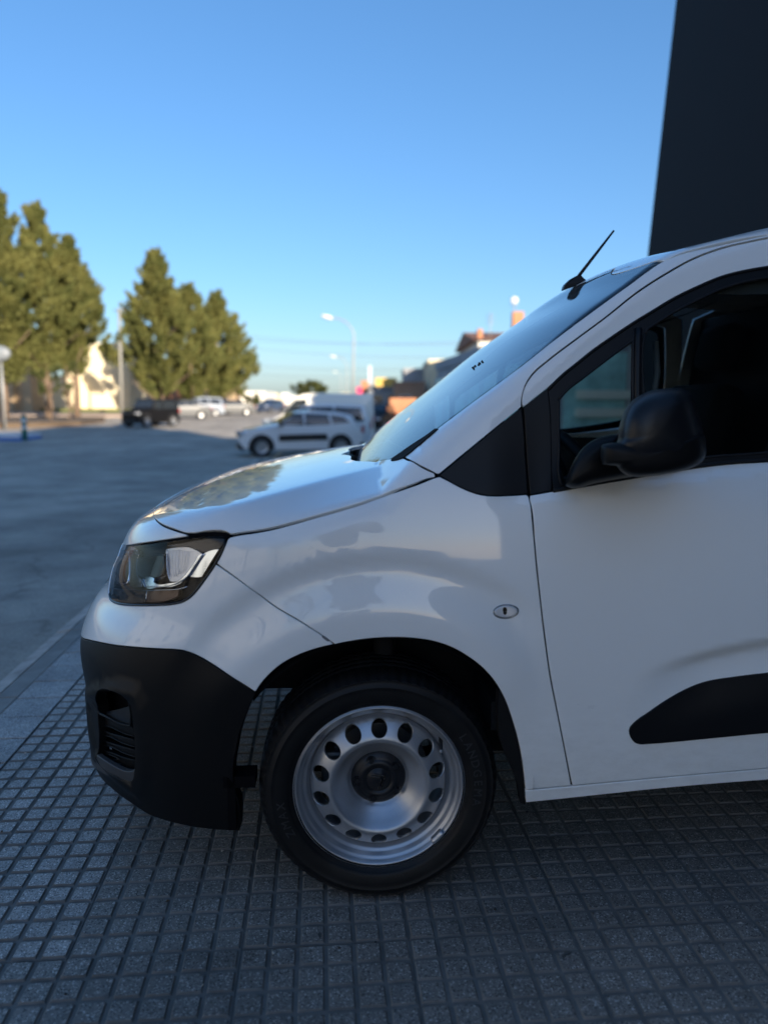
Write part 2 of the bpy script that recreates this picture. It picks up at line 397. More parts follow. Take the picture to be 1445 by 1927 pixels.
def panel(name, pts, m, parent, proj='side', res=.016, gap=.0022, flange=.014, level=0., mode=0, holes=(), sym=False, mirror=False, cham=.0016, corner=32., hgap=None, lvl_pts=None, bulge=0., disp=None):
    """Body panel cut out of the surface along a traced outline, with rolled edges. pts: pixels or points in the van's frame."""
    P3 = hits(pts, lvl_pts if lvl_pts is not None else level, mode)
    P = crom(to2(P3, proj), res * .6, True, corner)
    if area2(P) < 0: P = P[::-1]
    sgn = 1
    if sym:         # keep the centre-line edge in place
        cx = to2(np.array([[0., HW, 1.]]), proj)
    Po = offset2(P, gap)
    if sym:
        raw = lift2(P, proj, level, mode); onc = np.abs(raw[:, 1] - HW) < 2e-3
        Po[onc] = P[onc]
    H2 = []
    for h in holes:
        hp = crom(to2(hits(h, level, mode), proj), res * .6, True, corner)
        if area2(hp) < 0: hp = hp[::-1]
        H2.append(offset2(hp, -(gap if hgap is None else hgap)))
    V2, T_, loops = fill2(Po, res, H2)
    V = lift2(V2, proj, level, mode); N = FN(V, mode)
    if sym:
        c = np.abs(V[:, 1] - HW) < 2.5e-3; V[c, 1] = HW; N[c, 1] = 0; N /= np.linalg.norm(N, axis=1)[:, None]
    if disp is not None:
        V = disp(V2, V, N)
        tn_r = None
    if bulge:
        dd_ = seg_dist(Po, V2); V = V + N * (bulge * sst(0, .02, dd_))[:, None]
    F_ = []
    for f in T_:
        a, b, c_ = V[f[0]], V[f[1]], V[f[2]]
        nn = np.cross(b - a, c_ - a)
        F_.append(tuple(f) if nn @ N[f[0]] > 0 else (f[0], f[2], f[1]))
    VV = list(V); NN = list(N); used = {tuple(sorted(e)) for e in ()}
    for li, L in enumerate(loops):
        n = len(L)
        idx = np.array(L); Pv, Nv = V[idx], N[idx]
        t = np.roll(Pv, -1, 0) - np.roll(Pv, 1, 0); t /= np.linalg.norm(t, axis=1)[:, None] + 1e-12
        out = np.cross(t, Nv)       # ccw loops seen from outside point outwards, holes are turned below
        cen = Pv.mean(0); s = np.sign(((Pv + out * .001 - cen)**2).sum() - ((Pv - cen)**2).sum())
        if li > 0: s = -s
        out *= s
        b1 = Pv + out * cham - Nv * cham; b2 = b1 - Nv * flange
        n1 = out * .7 + Nv * .7; o = len(VV)
        VV += list(Pv) + list(b1) + list(b1) + list(b2)
        NN += list(Nv * .8 + out * .5) + list(out * .85 + Nv * .5) + list(out) + list(out)
        for i in range(n):
            j = (i + 1) % n
            if sym and abs(V[L[i]][1] - HW) < 2.5e-3 and abs(V[L[j]][1] - HW) < 2.5e-3: continue
            for a0, a1 in ((o, o + n), (o + 2 * n, o + 3 * n)):
                q = (a0 + i, a0 + j, a1 + j, a1 + i)
                nn = np.cross(VV[q[1]] - VV[q[0]], VV[q[2]] - VV[q[1]])
                F_.append(q if nn @ out[i] > 0 else q[::-1])
    VV = np.array(VV); NN = np.array(NN)
    if sym:
        n = len(VV); M2 = VV.copy(); M2[:, 1] = 2 * HW - M2[:, 1]; N2 = NN.copy(); N2[:, 1] *= -1
        F_ = F_ + [tuple(i + n for i in f[::-1]) for f in F_]; VV = np.concatenate([VV, M2]); NN = np.concatenate([NN, N2])
    o = mesh_obj(name, VV, F_, m, parent, normals=NN)
    if mirror:
        M2 = VV.copy(); M2[:, 1] = 2 * HW - M2[:, 1]; N2 = NN.copy(); N2[:, 1] *= -1
        mesh_obj(name, M2, [f[::-1] for f in F_], m, parent if mirror is True else mirror, normals=N2)
    return o
def seam(name, pts, parent, r=.007, level=.013, mode=0, m=None, proj=None):
    """Dark filler behind a shut line."""
    H_ = hits(pts, 0, mode); keep = []
    for q, h in zip(pts, H_):
        if len(q) == 2:
            o_, d_ = car_ray(q); d_ = d_ / np.linalg.norm(d_)
            if abs(float(FB(*h, mode))) > .004 or abs(FN(h[None], mode)[0] @ d_) < .16: continue
        keep.append(h)
    P = crom(np.array(keep), .02, False); N = FN(P, mode)
    return tube_obj(name, P - N * level, r, m or M['void'], parent, 6)
def bead(name, pts, parent, r, m, level=0., mode=0, closed=True, n=6):
    P = crom(hits(pts, level, mode), .008, closed)
    if closed: P = np.concatenate([P, P[:1]])
    return tube_obj(name, P, r, m, parent, n)

# ------------------------------------------------------------------ the van
van = empty('panel_van', tuple(VAN_O), PSI, 'white panel van with black bumper and steel wheels parked on the tiled pavement', 'van')

# --- outer panels, traced
cut_hood_low = [(448, 1003), (480, 998.5), (513.7, 992.2), (550, 982.5), (588.4, 971.8), (640, 957), (680, 944.8), (720, 931), (751.4, 919.5), (785, 908.5), (803, 901.5)]
hood_rear = [(819, 895), (817, 889.5), (790, 877), (770, 866.5), (760, 862.3), (756, 860.5), (733, 864), (715, 867), (700, 868.5), (680, 868), (668, 866)]
hood_front = [(289.0, 960), (287.8, 968), (293, 978), (306, 987), (326.8, 995), (353, 1003.5)]
hr = hit((668, 866)); hf = hit((289, 960))
hood = panel('bonnet', [(hr[0] - .035, HW, 0), (hr[0] - .02, hr[1], hr[2])] and
    [tuple(np.append([-.085, HW], 1.09)), (-.05, .80, 1.085)] + hood_rear[::-1][1:] + [(819, 898.5), (811, 899.8)] + cut_hood_low[::-1] + [(434, 1005.5), (424, 1000.3), (414, 998.3), (400, 998.3), (380, 1001), (366, 1003.6), (353, 1003.4)] + hood_front[::-1][1:] + [(-.690, .70, .955), (-.705, HW, .957)],
    M['paint'], van, 'sph', .016, .0022, .012, sym=True, corner=30)
nose = panel('nose_panel', [(-.712, HW, .950), (-.697, .70, .948)] + [(290.5, 966), (291, 974), (296.5, 982.5), (308.5, 991.3), (327.5, 999), (352, 1006.8)] +
    [(352.5, 1009), (330, 1012.3), (289.5, 1018.4), (262, 1022), (236, 1025.5)] + [(-.765, .62, .866), (-.79, HW, .862)], M['paint'], van, 'sph', .014, .001, .012, sym=True, corner=30)
bump_top = [(154.2, 1199), (170, 1204.5), (196, 1210), (222, 1214.5), (252, 1217.3), (280, 1219.5), (308, 1221), (330, 1222), (345.5, 1224), (356, 1227), (372, 1233.5), (394, 1245.6), (424, 1265.5), (453.9, 1284.7), (479.6, 1301.6)]
arch_f = [(482, 1301), (497.4, 1279), (512, 1264), (527, 1251.5), (557, 1234.5), (598, 1219.5), (628.5, 1213.2)]
arch_r = [(630.5, 1212.8), (655, 1207.5), (684, 1203), (712, 1200.3), (740, 1199.4), (777.6, 1200.8), (815, 1206.3), (852.4, 1219), (882, 1236), (908.4, 1256.6), (927, 1277), (949.5, 1314.5), (964.5, 1355.6), (977.6, 1404), (985, 1449), (988.3, 1486)]
lamp_edge = [(231.6, 1028.7), (262, 1024.5), (289.5, 1020.8), (330, 1015), (353, 1011.5), (380, 1008.6), (401.6, 1007.2), (415, 1007.6), (424, 1010.2), (427.5, 1014.5), (425.9, 1021), (420, 1034), (407, 1059.5), (401.6, 1069), (392, 1082), (382.9, 1095), (373, 1108), (364.2, 1118.4), (355, 1126.5), (345.5, 1131.8), (333, 1135.6), (319.4, 1137.8), (295, 1139), (270.8, 1139.3), (250, 1138.9), (233.4, 1137.6), (221, 1135.3), (212, 1131.5), (207, 1126), (205.6, 1118), (206.3, 1101.6), (209.5, 1082), (214.7, 1064), (219.5, 1049), (225, 1036)]
le = lamp_edge
bumper = panel('front_bumper', bump_top[::-1] + [(-.905, .60, .585), (-.918, HW, .58)] + [(-.775, HW, .845), (-.765, .62, .85), (-.748, .455, .85)] +
    [(222, 1048), (214.2, 1064), (209, 1082), (205.8, 1101.6), (205, 1118), (206.5, 1127), (212, 1132.6), (221, 1136.5), (233.4, 1138.8), (250, 1140.1), (270.8, 1140.5), (295, 1140.2), (319.4, 1139), (334, 1136.6), (346, 1132.8), (355.6, 1127.3), (365, 1119), (374, 1108.4), (384, 1095.2), (393, 1082.2), (402.4, 1069), (406.3, 1062)] +
    [(457.6, 1098.2), (513.7, 1139.3), (569.7, 1173), (614.6, 1202.5), (628.3, 1212.7)] + arch_f[::-1][1:], M['paint'], van, 'sph', .014, .0014, .012, sym=True, corner=24)
fender = panel('fender', [(407.6, 1060.5), (420, 1036.5), (426.5, 1021), (429, 1014.5), (433, 1011.3), (448, 1007.8), (480, 1003), (513.7, 996.6), (550, 987), (588.4, 976), (640, 961.5), (680, 949.5), (720, 935.3), (751.4, 924), (785, 912.6), (803, 905.5), (818, 899.3), (827, 897)] +
    [(845, 906), (863, 915.8), (880, 923.5), (896, 929.3), (912, 932.7), (930, 933.9), (960, 932.8), (990, 930.4)] +
    [(993.8, 934), (998, 951), (1004.5, 1020), (1009, 1070), (1014.8, 1122.6), (1019.5, 1165), (1025, 1208), (1033.6, 1270), (1045.6, 1331.5), (1058.6, 1396.6), (1074, 1478.6)] +
    [(1030, 1482.5), (988.5, 1486.3)] + arch_r[::-1][1:] + [(614.6, 1201.3), (569.7, 1171.6), (513.7, 1138), (457.6, 1097)],
    M['paint'], van, 'sph', .014, .0016, .012, corner=24, mirror=True)
chipm = mat('chipped_paint_edge', (.16, .165, .17), .6)
for l in ([(608, 1196.5), (613, 1200), (620, 1206), (617, 1207), (611, 1203), (606, 1198.5)],):
    panel('paint_chip', l, chipm, fender, 'sph', .004, 0, .001, level=-.0006)

pillar = panel('roof_pillar', [(757.5, 859.2), (780, 839), (821, 806.3), (870, 769), (920, 732), (974, 692.2), (1040, 641.5), (1113, 587), (1180, 538.5), (1246, 492.3)] +
    [(.93, .235, 1.70), (1.15, .25, 1.745), (1.6, .25, 1.78), (2.4, .25, 1.79), (3.40, .27, 1.76), (3.40, .235, 1.70), (2.4, .215, 1.73), (1.6, .215, 1.725)] +
    [(1445, 446.6), (1408, 454), (1364, 464), (1308.5, 483.6), (1252.8, 513.8), (1197, 550), (1141.4, 594.6), (1085.7, 636), (1030, 678), (1002, 702.6), (989, 722.3), (982.6, 741), (980.3, 766)] +
    [(900, 831), (826.5, 891.8), (822, 892), (790, 875.5), (770, 865)], M['paint'], van, 'side', .016, .0012, .012, corner=24, mirror=True)
door_top_inner = [(986.5, 763.5), (1008, 746.5), (1030, 729), (1057.8, 704), (1085, 682), (1113.5, 659.3), (1155, 630), (1197, 602.3), (1225, 585.2), (1269.5, 558.6), (1308.5, 539.6), (1364, 517.2), (1400, 508.5), (1445, 501.2)]
door_frame_cut = [(983.8, 765), (983.8, 742), (990.5, 723.5), (1003.6, 704.3), (1031, 680.2), (1086.8, 638), (1142.6, 596.6), (1198, 552.6), (1253.5, 516.5), (1309.2, 486.2), (1364.6, 466.4), (1408, 456.4), (1445, 449.2)]
# --- sliding and front doors
door = panel('front_door', [(997.5, 932.6), (1018, 929), (1040.8, 925), (1120, 911.5), (1197, 898.8), (1260, 888), (1320, 878.5), (1445, 869.2), (1.50, .06, 1.20), (1.515, .02, .98), (1.53, .0, .72), (1.545, .012, .36), (1445, 1445.4), (1260, 1461), (1100, 1476), (1077, 1478.3)] +
    [(1061, 1396.6), (1048.2, 1331.5), (1036.4, 1270), (1027.8, 1208), (1022.3, 1165), (1017.6, 1122.6), (1012, 1070), (1007.3, 1020), (1000.6, 951), (997.4, 940)], M['paint'], van, 'side', .016, .0012, .012, corner=24, mirror=True)
dframe = panel('door_frame', door_frame_cut + [(1.34, .22, 1.70), (1.46, .20, 1.66), (1.50, .12, 1.45), (1.50, .06, 1.205), (1.44, .06, 1.20), (1.43, .12, 1.45), (1.39, .19, 1.625), (1.28, .21, 1.652)] + door_top_inner[::-1], M['paint'], door, 'side', .014, .001, .012, corner=24, mirror=van)
def side_panel():
    pts = [(1.515, .2, 1.66), (1.6, .22, 1.70), (2.4, .22, 1.715), (3.42, .23, 1.68), (3.47, .05, 1.2), (3.48, .02, .8), (3.47, .02, .38), (3.2, .02, .34)]
    pts += [(2.785 + .42 * math.cos(a), 0, .30 + .42 * math.sin(a)) for a in np.linspace(.1, PI - .1, 15)]
    pts += [(2.3, .02, .355), (1.555, .012, .36), (1.54, 0, .72), (1.525, .02, .98), (1.51, .06, 1.2)]
    return panel('rear_side_panel', pts, M['paint'], van, 'side', .04, .001, .012, corner=24, mirror=True)
side_panel()
sill = panel('sill', [(989.2, 1488.5), (1030, 1485), (1075, 1481), (1100, 1478.6), (1260, 1463.7), (1445, 1448), (1.545, .012, .352), (2.3, .02, .347), (2.3, .02, .31), (1.545, .017, .315), (1445, 1467), (1260, 1482), (1100, 1498.5), (1030, 1506), (990, 1510)], M['paint'], van, 'side', .016, .0008, .05, level=0, corner=24, mirror=True)
# roof skin and rear
roof = panel('roof', [(1249, 491), (1197, 502.5), (1150, 515), (.765, .60, 1.70), (.745, .76, 1.70), (.738, HW, 1.70), (3.42, HW, 1.8), (3.42, .235, 1.75), (2.4, .222, 1.79), (1.6, .228, 1.78), (1.15, .245, 1.745), (.93, .245, 1.70)], M['paint'], van, 'top', .03, .001, .01, sym=True, corner=24, mode=1)
bm = bmesh.new(); box(bm, 3.47, 3.5, .10, 1.74, .36, 1.70, .01); bm_obj('rear_doors', bm, M['paint'], van)
# windscreen (bonnet left out of the surface: it runs down behind the bonnet)
wpts = [(720, 872), (735, 863.6), (775, 836), (821, 807.3), (870, 770.2), (920, 733.2), (974, 693.3), (1040, 642.8), (1113, 588.2), (1180, 539.7), (1245.5, 493.4), (1197, 504), (1150, 516.5)]
wt = hits(wpts, 0, 1)
ws_l = [tuple(p) for p in wt[:11]] + [tuple(p) for p in wt[11:]] + [(.755, .60, 1.695), (.732, .76, 1.695), (.725, HW, 1.695), (-.045, HW, 1.07), (-.04, .72, 1.07), (-.02, .5, 1.08)]
WSC = QC.copy()
QC[:] = (1.3, HW, .9)
wscreen = panel('windscreen', ws_l, M['windscreen'], van, 'sph', .02, .001, .004, mode=1, sym=True, corner=24)
# wedge of cowl trim between glass and pillar, and the cowl tray under the glass
panel('cowl_trim', [(735, 865.5), (770, 840.5), (800, 819.5), (818, 806.2), (822.5, 806.6), (812, 815.5), (786, 838), (759, 859.8), (752, 862.5)], M['liner'], van, 'sph', .008, 0, .02, mode=1, level=-.003, corner=24)
QC[:] = WSC
bm = bmesh.new()
cw = [(-.06, .16, 1.0), (-.10, .5, 1.015), (-.14, HW, 1.03), (-.10, 2 * HW - .5, 1.015), (-.06, 2 * HW - .16, 1.0)]
cr = [(.12, .16, 1.04), (.07, .5, 1.055), (.04, HW, 1.05), (.07, 2 * HW - .5, 1.055), (.12, 2 * HW - .16, 1.04)]
v1 = [bm.verts.new(p) for p in cw]; v2 = [bm.verts.new(p) for p in cr]
for i in range(4): bm.faces.new((v1[i], v1[i + 1], v2[i + 1], v2[i]))
bmesh.ops.solidify(bm, geom=bm.faces[:], thickness=.01); bm_obj('cowl_tray', bm, M['black_plastic'], van)
for k, (x0, w0, x1, w1) in enumerate(((-.02, 1.05, .11, .45), (-.03, 1.42, .03, .98))):
    tube_obj('wiper_blade', [(x0, w0, 1.065), ((x0 + x1) / 2 - .015, (w0 + w1) / 2, 1.078), (x1, w1, 1.105)], [.008, .006, .004], M['black_plastic'], van, 6)
for q in ((890, 692), (893.5, 689.5), (902.5, 684), (907.5, 681), (891.5, 694.5), (900.5, 686.5)):
    p = hit(q, 0, 1); nn = FN(p[None], 1)[0]; bm = bmesh.new()
    bmesh.ops.create_icosphere(bm, subdivisions=1, radius=.0042, matrix=Matrix.Translation(p + nn * .001))
    for v in bm.verts: v.co += Vector([rnd.uniform(-.0018, .0018) for _ in range(3)])
    bm_obj('dirt_speck', bm, M['dirt'], wscreen)

# --- black triangle, door sail and window surround
panel('sail_trim', [(829, 893.8), (900, 834), (955, 788.5), (979.6, 768.8), (982.6, 790), (986.5, 850), (991.5, 928), (960, 930.8), (930, 931.8), (913, 930.7), (897, 927.3), (880, 921.4), (863, 913.6), (845, 904)], M['satin_black'], van, 'side', .014, .0005, .012, corner=24, mirror=True)
panel('door_sail', [(986, 766), (1008, 748.5), (1029.5, 731.5), (1033, 760), (1036.3, 850), (1037, 922.6), (1018, 926.4), (998, 930)], M['satin_black'], door, 'side', .014, .0008, .012, corner=24)
ring_out = [(1030.6, 730), (1057.8, 706), (1085, 684), (1113.5, 661.2), (1155, 632), (1197, 604.2), (1225, 587.2), (1269.5, 560.6), (1308.5, 541.6), (1364, 519.2), (1400, 510.5), (1445, 503), (1.28, .21, 1.648), (1.385, .19, 1.618), (1.425, .12, 1.45), (1.435, .06, 1.203), (1445, 867.8), (1320, 877), (1260, 886.6), (1197, 897.2), (1120, 910), (1041.5, 923.4), (1038.8, 900), (1037.5, 850), (1034, 760)]
g1 = [(1050.5, 752), (1062, 738), (1100, 708), (1150, 669.5), (1190.5, 640.5), (1190.2, 700), (1190, 890), (1186, 898.4 - 3), (1120, 904.5), (1057.5, 914.5), (1054, 905), (1051, 840)]
g2 = [(1213, 629), (1216, 620), (1230, 611), (1269.5, 586), (1308.5, 566), (1364, 541), (1400, 530.5), (1445, 522), (1.27, .21, 1.63), (1.36, .19, 1.60), (1.40, .12, 1.44), (1.405, .06, 1.235), (1445, 851.5), (1320, 862), (1260, 872), (1211.5, 880), (1211, 760)]
wsur = panel('window_surround', ring_out, M['satin_black'], door, 'side', .012, .0004, .006, holes=(g1, g2), level=.003, corner=24, hgap=0, mirror=van)
bead('window_seal', [(1031, 733)] + ring_out[1:12], wsur, .0045, M['rubber'], .002, closed=False)
bead('window_seal', g1, wsur, .004, M['rubber'], .004); bead('window_seal', g2, wsur, .004, M['rubber'], .004)
quarter = panel('quarter_glass', g1, M['qtint'], door, 'side', .02, -.004, .002, level=.011, corner=24, mirror=van)
window = panel('door_glass', g2, M['tint'], door, 'side', .02, -.004, .002, level=.013, corner=24, mirror=van)
dv = crom(hits([(1201, 618), (1199.5, 700), (1199, 800), (1199, 890)], 0), .03, False); tube_obj('window_divider', dv - FN(dv) * .002, .010, M['satin_black'], door, 8)
tube_obj('window_divider', dv - FN(dv) * .004 + np.array([-.012, 0, 0]), .004, M['rubber'], door, 6)
bead('belt_seal', [(1040, 923.6), (1120, 909.4), (1197, 896.4), (1260, 886), (1320, 876.4), (1445, 866)], door, .0055, M['rubber'], -.001, closed=False)
ab = panel('side_bump_guard', [(1184.6, 1376), (1186.5, 1369.5), (1193, 1362.3), (1222, 1341), (1251, 1321), (1285, 1301.2), (1319.6, 1286.5), (1345, 1280.2), (1371, 1276.4), (1410, 1271.2), (1445, 1267.2), (1.35, 0, .63), (1.43, 0, .62), (1.48, 0, .57), (1.49, 0, .49), (1.46, 0, .455), (1445, 1379), (1330, 1390), (1216.8, 1400), (1205, 1400.6), (1196, 1398), (1190, 1392)], M['satin_black'], door, 'side', .010, .0, .014, level=-.004, bulge=.014, corner=24)

# --- shut-line fillers
seam('shut_line', [(434, 1011)] + [(a, b + 2) for a, b in cut_hood_low] + [(823, 896)], van, .008, .016)
seam('shut_line', [(410, 1060.5), (457.6, 1097.8), (513.7, 1139), (569.7, 1172.6), (614.6, 1202), (629, 1213)], van, .006, .013)
seam('shut_line', [(993.5, 925), (999.5, 951), (1006, 1020), (1016.3, 1122.6), (1026.4, 1208), (1035, 1270), (1047, 1331.5), (1060, 1396.6), (1076, 1480)], van, .008, .016)
seam('shut_line', [(756, 858), (790, 877), (824, 894.5)], van, .008, .016)
seam('shut_line', [(982, 768), (983.2, 741), (989.5, 723), (1002.8, 703.4), (1030.6, 679), (1086, 637), (1142, 595.6), (1197.6, 551.3), (1253, 515.2), (1309, 484.9), (1364.3, 465.2), (1445, 448), (1.6, .2, 1.71)], van, .007, .014)
seam('shut_line', [(154.5, 1201)] + bump_top[1:], van, .007, .014)
seam('shut_line', [(1076, 1480), (1260, 1462.3), (1445, 1446.7)], van, .007, .014)
seam('shut_line', [(289, 962), (288.5, 970), (295, 980.5), (308, 989.3), (327, 997), (353, 1005), (380, 1004), (400, 1003), (418, 1004), (428, 1009), (434, 1010)], van, .008, .014)
seam('shut_line', [(983.5, 768), (988, 850), (994.5, 930)], van, .007, .012)
seam('lamp_gap', [(227, 1028), (262, 1023.5), (289.5, 1020), (330, 1013.5), (353, 1009.5), (366, 1006), (380, 1004.5), (401.6, 1003.5), (418, 1004.5), (428, 1010), (429, 1017), (420, 1037), (404, 1066), (384, 1094.5), (366, 1118), (346, 1132), (319, 1138.5), (270, 1140), (233, 1138.2), (212, 1132), (205.8, 1120), (206, 1101)], van, .008, .013)

# --- headlight
hl = empty('headlight', parent=van)
lens = panel('lens', lamp_edge, M['lens'], hl, 'sph', .010, .0022, .004, level=.0015, corner=40)
LH = -.0
housing = panel('housing', lamp_edge, M['lamp_house'], hl, 'sph', .012, .001, .002, level=.045, corner=40)
bead('lamp_seal', [(425.6, 1020), (419.6, 1034), (406.6, 1059), (392, 1081.5), (382.9, 1094.3), (373, 1107.4), (364.2, 1117.8), (355, 1125.8), (345.5, 1131.2), (333, 1135), (319.4, 1137.2), (295, 1138.4), (270.8, 1138.7), (250, 1138.3), (233.4, 1137), (221, 1134.7), (212.5, 1131), (207.6, 1125.5), (206.6, 1117)], hl, .0028, M['gloss_black'], .001, closed=False)
def lz(l): return [(200 + a / 5.558, 980 + b / 5.558) for a, b in l]
def lamp_piece(name, l, m, level, bulge=0., flange=.012, res=.006, gap=0.):
    return panel(name, lz(l), m, hl, 'sph', res, gap, flange, level=level, bulge=bulge, corner=40, cham=.0008)
lamp_piece('amber_band', [(70, 700), (230, 722), (430, 728), (600, 722), (760, 712), (752, 790), (640, 838), (420, 850), (200, 850), (95, 825), (60, 770)], mat('dark_lower_band', (.035, .028, .026), .25, bump=.5, bscale=200), .026)
lamp_piece('amber_reflector', [(430, 735), (600, 728), (758, 718), (748, 790), (640, 832), (420, 846)], M['amber'], .018)
lamp_piece('side_reflector', [(630, 300), (740, 280), (870, 280), (935, 305), (1000, 345), (930, 470), (850, 570), (760, 630), (665, 628), (640, 540), (625, 400)], M['reflector'], .030, flange=.006)
lamp_piece('projector_pod', [(335, 385), (420, 378), (520, 355), (625, 345), (628, 470), (640, 560), (600, 600), (520, 615), (400, 590), (340, 560), (328, 470)], M['gloss_black'], .024, bulge=.008)
lamp_piece('projector_lens', [(435, 400), (520, 372), (600, 365), (606, 470), (595, 560), (520, 590), (440, 560), (428, 480)], mat('projector_glass', (.035, .03, .022), .05, metal=0.), .018, bulge=.004)
lamp_piece('chrome_blade', [(1015, 350), (1060, 325), (1175, 300), (1150, 340), (1075, 460), (1000, 585), (930, 590), (862, 580), (940, 470)], M['chrome'], .016, bulge=.003)
lamp_piece('chrome_blade', [(378, 612), (480, 592), (500, 600), (495, 640), (520, 658), (660, 655), (740, 640), (800, 598), (860, 530), (930, 430), (985, 348), (1010, 342), (990, 385), (900, 520), (830, 605), (760, 662), (700, 684), (560, 694), (415, 696), (380, 650)], M['chrome'], .012, bulge=.002)
lamp_piece('inner_frame', [(255, 330), (330, 320), (345, 350), (325, 400), (322, 540), (335, 590), (370, 615), (375, 690), (300, 700), (245, 680), (258, 560), (262, 430)], mat('smoked_chrome', (.30, .31, .33), .12, metal=.9), .028)
lamp_piece('lamp_pod', [(130, 400), (225, 395), (240, 430), (240, 560), (222, 640), (180, 660), (130, 640), (102, 570), (100, 480)], M['gloss_black'], .020, bulge=.006)
bead('lamp_ring', lz([(135, 332), (205, 325), (240, 350), (250, 430), (250, 560), (235, 640), (205, 665), (160, 664), (122, 640), (95, 575), (90, 500)]), hl, .0030, M['chrome'], .010, closed=False)
lamp_piece('upper_reflector', [(140, 310), (230, 300), (330, 300), (360, 320), (330, 385), (250, 400), (130, 398), (118, 370)], mat('warm_reflector', (.22, .20, .17), .2, metal=.9, bump=.5, bscale=60), .034)
lamp_piece('top_shade', [(640, 262), (860, 215), (1080, 180), (1200, 172), (1235, 190), (1225, 235), (1180, 290), (1020, 325), (940, 295), (870, 268), (740, 270)], mat('lamp_top_shade', (.02, .024, .032), .2, spec=.6), .022)

for l, r_ in (([(378, 612), (408, 690), (500, 690), (640, 684), (745, 650), (850, 580), (940, 450), (1012, 345)], .0016), ([(70, 705), (230, 724), (430, 730), (600, 724), (760, 714), (850, 690)], .0013), ([(425, 735), (418, 845)], .0009), ([(640, 300), (636, 420), (645, 540), (665, 625)], .0010), ([(100, 400), (200, 330), (330, 315)], .0012)):
    bead('lamp_trim', lz(l), hl, r_, M['chrome'], .010, closed=False)
for k in range(7):
    bead('reflector_rib', lz([(655 + k * 34, 300 + abs(k - 3) * 6), (650 + k * 32, 460), (668 + k * 24, 610 - k * 12)]), hl, .0007, M['reflector'], .027, closed=False)
# --- black lower bumper with its vent
QB = QC.copy()
lb_l = [(-.900, HW, .205), (-.895, .60, .205), (-.850, .40, .205), (190, 1463), (212.7, 1485.5), (232, 1501), (250.5, 1513.5), (279.5, 1532.5), (314.4, 1544.8), (358, 1555), (401.6, 1560.8), (450, 1563.5)]
lb_r = [(451.5, 1543), (449.6, 1510), (440, 1480), (438, 1456), (440.3, 1430), (443.8, 1412.6), (449.6, 1383.5), (459.8, 1354), (471.4, 1325), (480.4, 1305)]
vent = [(190.5, 1298), (199, 1294.3), (212, 1296.2), (225, 1300.5), (236, 1306.5), (243, 1316), (246.5, 1326), (250.5, 1342.8), (254, 1372), (257, 1400), (258.8, 1430), (256.3, 1450), (248, 1462), (239, 1464.5), (222, 1457), (200, 1441.5), (187, 1425), (186.5, 1408), (187, 1380), (185, 1355), (184.6, 1330), (187, 1310)]
_rp = to2(hits([(160, 1284), (180, 1276), (215, 1271), (250, 1276), (272, 1292), (284, 1330), (291, 1400), (290, 1470), (275, 1520), (230, 1488), (200, 1460), (176, 1436), (172, 1400), (165, 1330)]), 'sph')
if area2(_rp) < 0: _rp = _rp[::-1]
def _ridge(V2, V, N):
    d = seg_dist(_rp, V2); ins = inside(_rp, V2); d = np.where(ins, d, 0)
    f = .011 * sst(0, .026, d) * (1 - sst(.03, .052, d))
    W = V + N * f[:, None]
    # relight: tilt the normals with the ridge
    e = 2e-3
    for ax in (0, 1):
        P1 = V2.copy(); P1[:, ax] += e; d1 = np.where(inside(_rp, P1), seg_dist(_rp, P1), 0); f1 = .011 * sst(0, .026, d1) * (1 - sst(.03, .052, d1))
        g = (f1 - f) / e; dirv = np.zeros_like(N)
        if ax == 1: dirv[:, 2] = 1
        else: dirv[:, 0] = N[:, 1] * -1; dirv[:, 1] = N[:, 0]; dirv *= -1
        dirv -= N * (dirv * N).sum(1)[:, None]; dirv /= np.linalg.norm(dirv, axis=1)[:, None] + 1e-9
        if ax == 1: N -= dirv * g[:, None]
    N /= np.linalg.norm(N, axis=1)[:, None]
    return W
lower = panel('lower_bumper', lb_l + lb_r + [(479, 1303.6), (453.9, 1286.4), (424, 1267.3), (394, 1247.4), (372, 1235.4), (356, 1228.8), (345.5, 1225.8), (330, 1223.8), (308, 1222.8), (280, 1221.3), (252, 1219), (222, 1216.2), (196, 1211.8), (170, 1206.3), (154.8, 1201)] + [(-.905, .60, .582), (-.918, HW, .577)],
    M['black_plastic'], van, 'sph', .014, .0006, .03, holes=(vent,), level=.002, sym=True, corner=24, disp=_ridge)
panel('vent_cavity', vent, M['void'], lower, 'sph', .02, -.004, .001, level=.06, corner=40)
def vz(l): return [(140 + a / 3.44, 1180 + b / 3.44) for a, b in l]
bead('vent_bezel', vz([(165, 410), (200, 392), (260, 405), (330, 435), (352, 465), (362, 510), (366, 640), (300, 625), (220, 585), (168, 560), (152, 525), (155, 460)]), lower, .0035, M['black_plastic'], .004)
panel('vent_wall', vz([(163, 555), (220, 580), (300, 620), (368, 640), (392, 700), (408, 840), (410, 900), (395, 950), (350, 985), (280, 955), (200, 905), (168, 860), (165, 760), (155, 660)]), M['black_plastic'], lower, 'sph', .01, 0, .01, level=.020, corner=40, holes=(
    vz([(162, 640), (250, 652), (330, 690), (388, 706), (392, 732), (330, 715), (240, 690), (195, 668)]), vz([(165, 704), (240, 712), (320, 752), (395, 775), (402, 800), (330, 780), (250, 755), (200, 735)]), vz([(175, 768), (250, 778), (330, 818), (402, 840), (405, 864), (330, 848), (260, 820), (205, 800)]), vz([(190, 828), (262, 838), (290, 852), (240, 858), (228, 850)])))
panel('vent_floor', vz([(165, 556), (250, 545), (358, 518), (364, 640), (290, 622), (215, 585)]), mat('vent_floor_plastic', (.02, .021, .023), .4), lower, 'sph', .01, 0, .004, level=.024, corner=40)
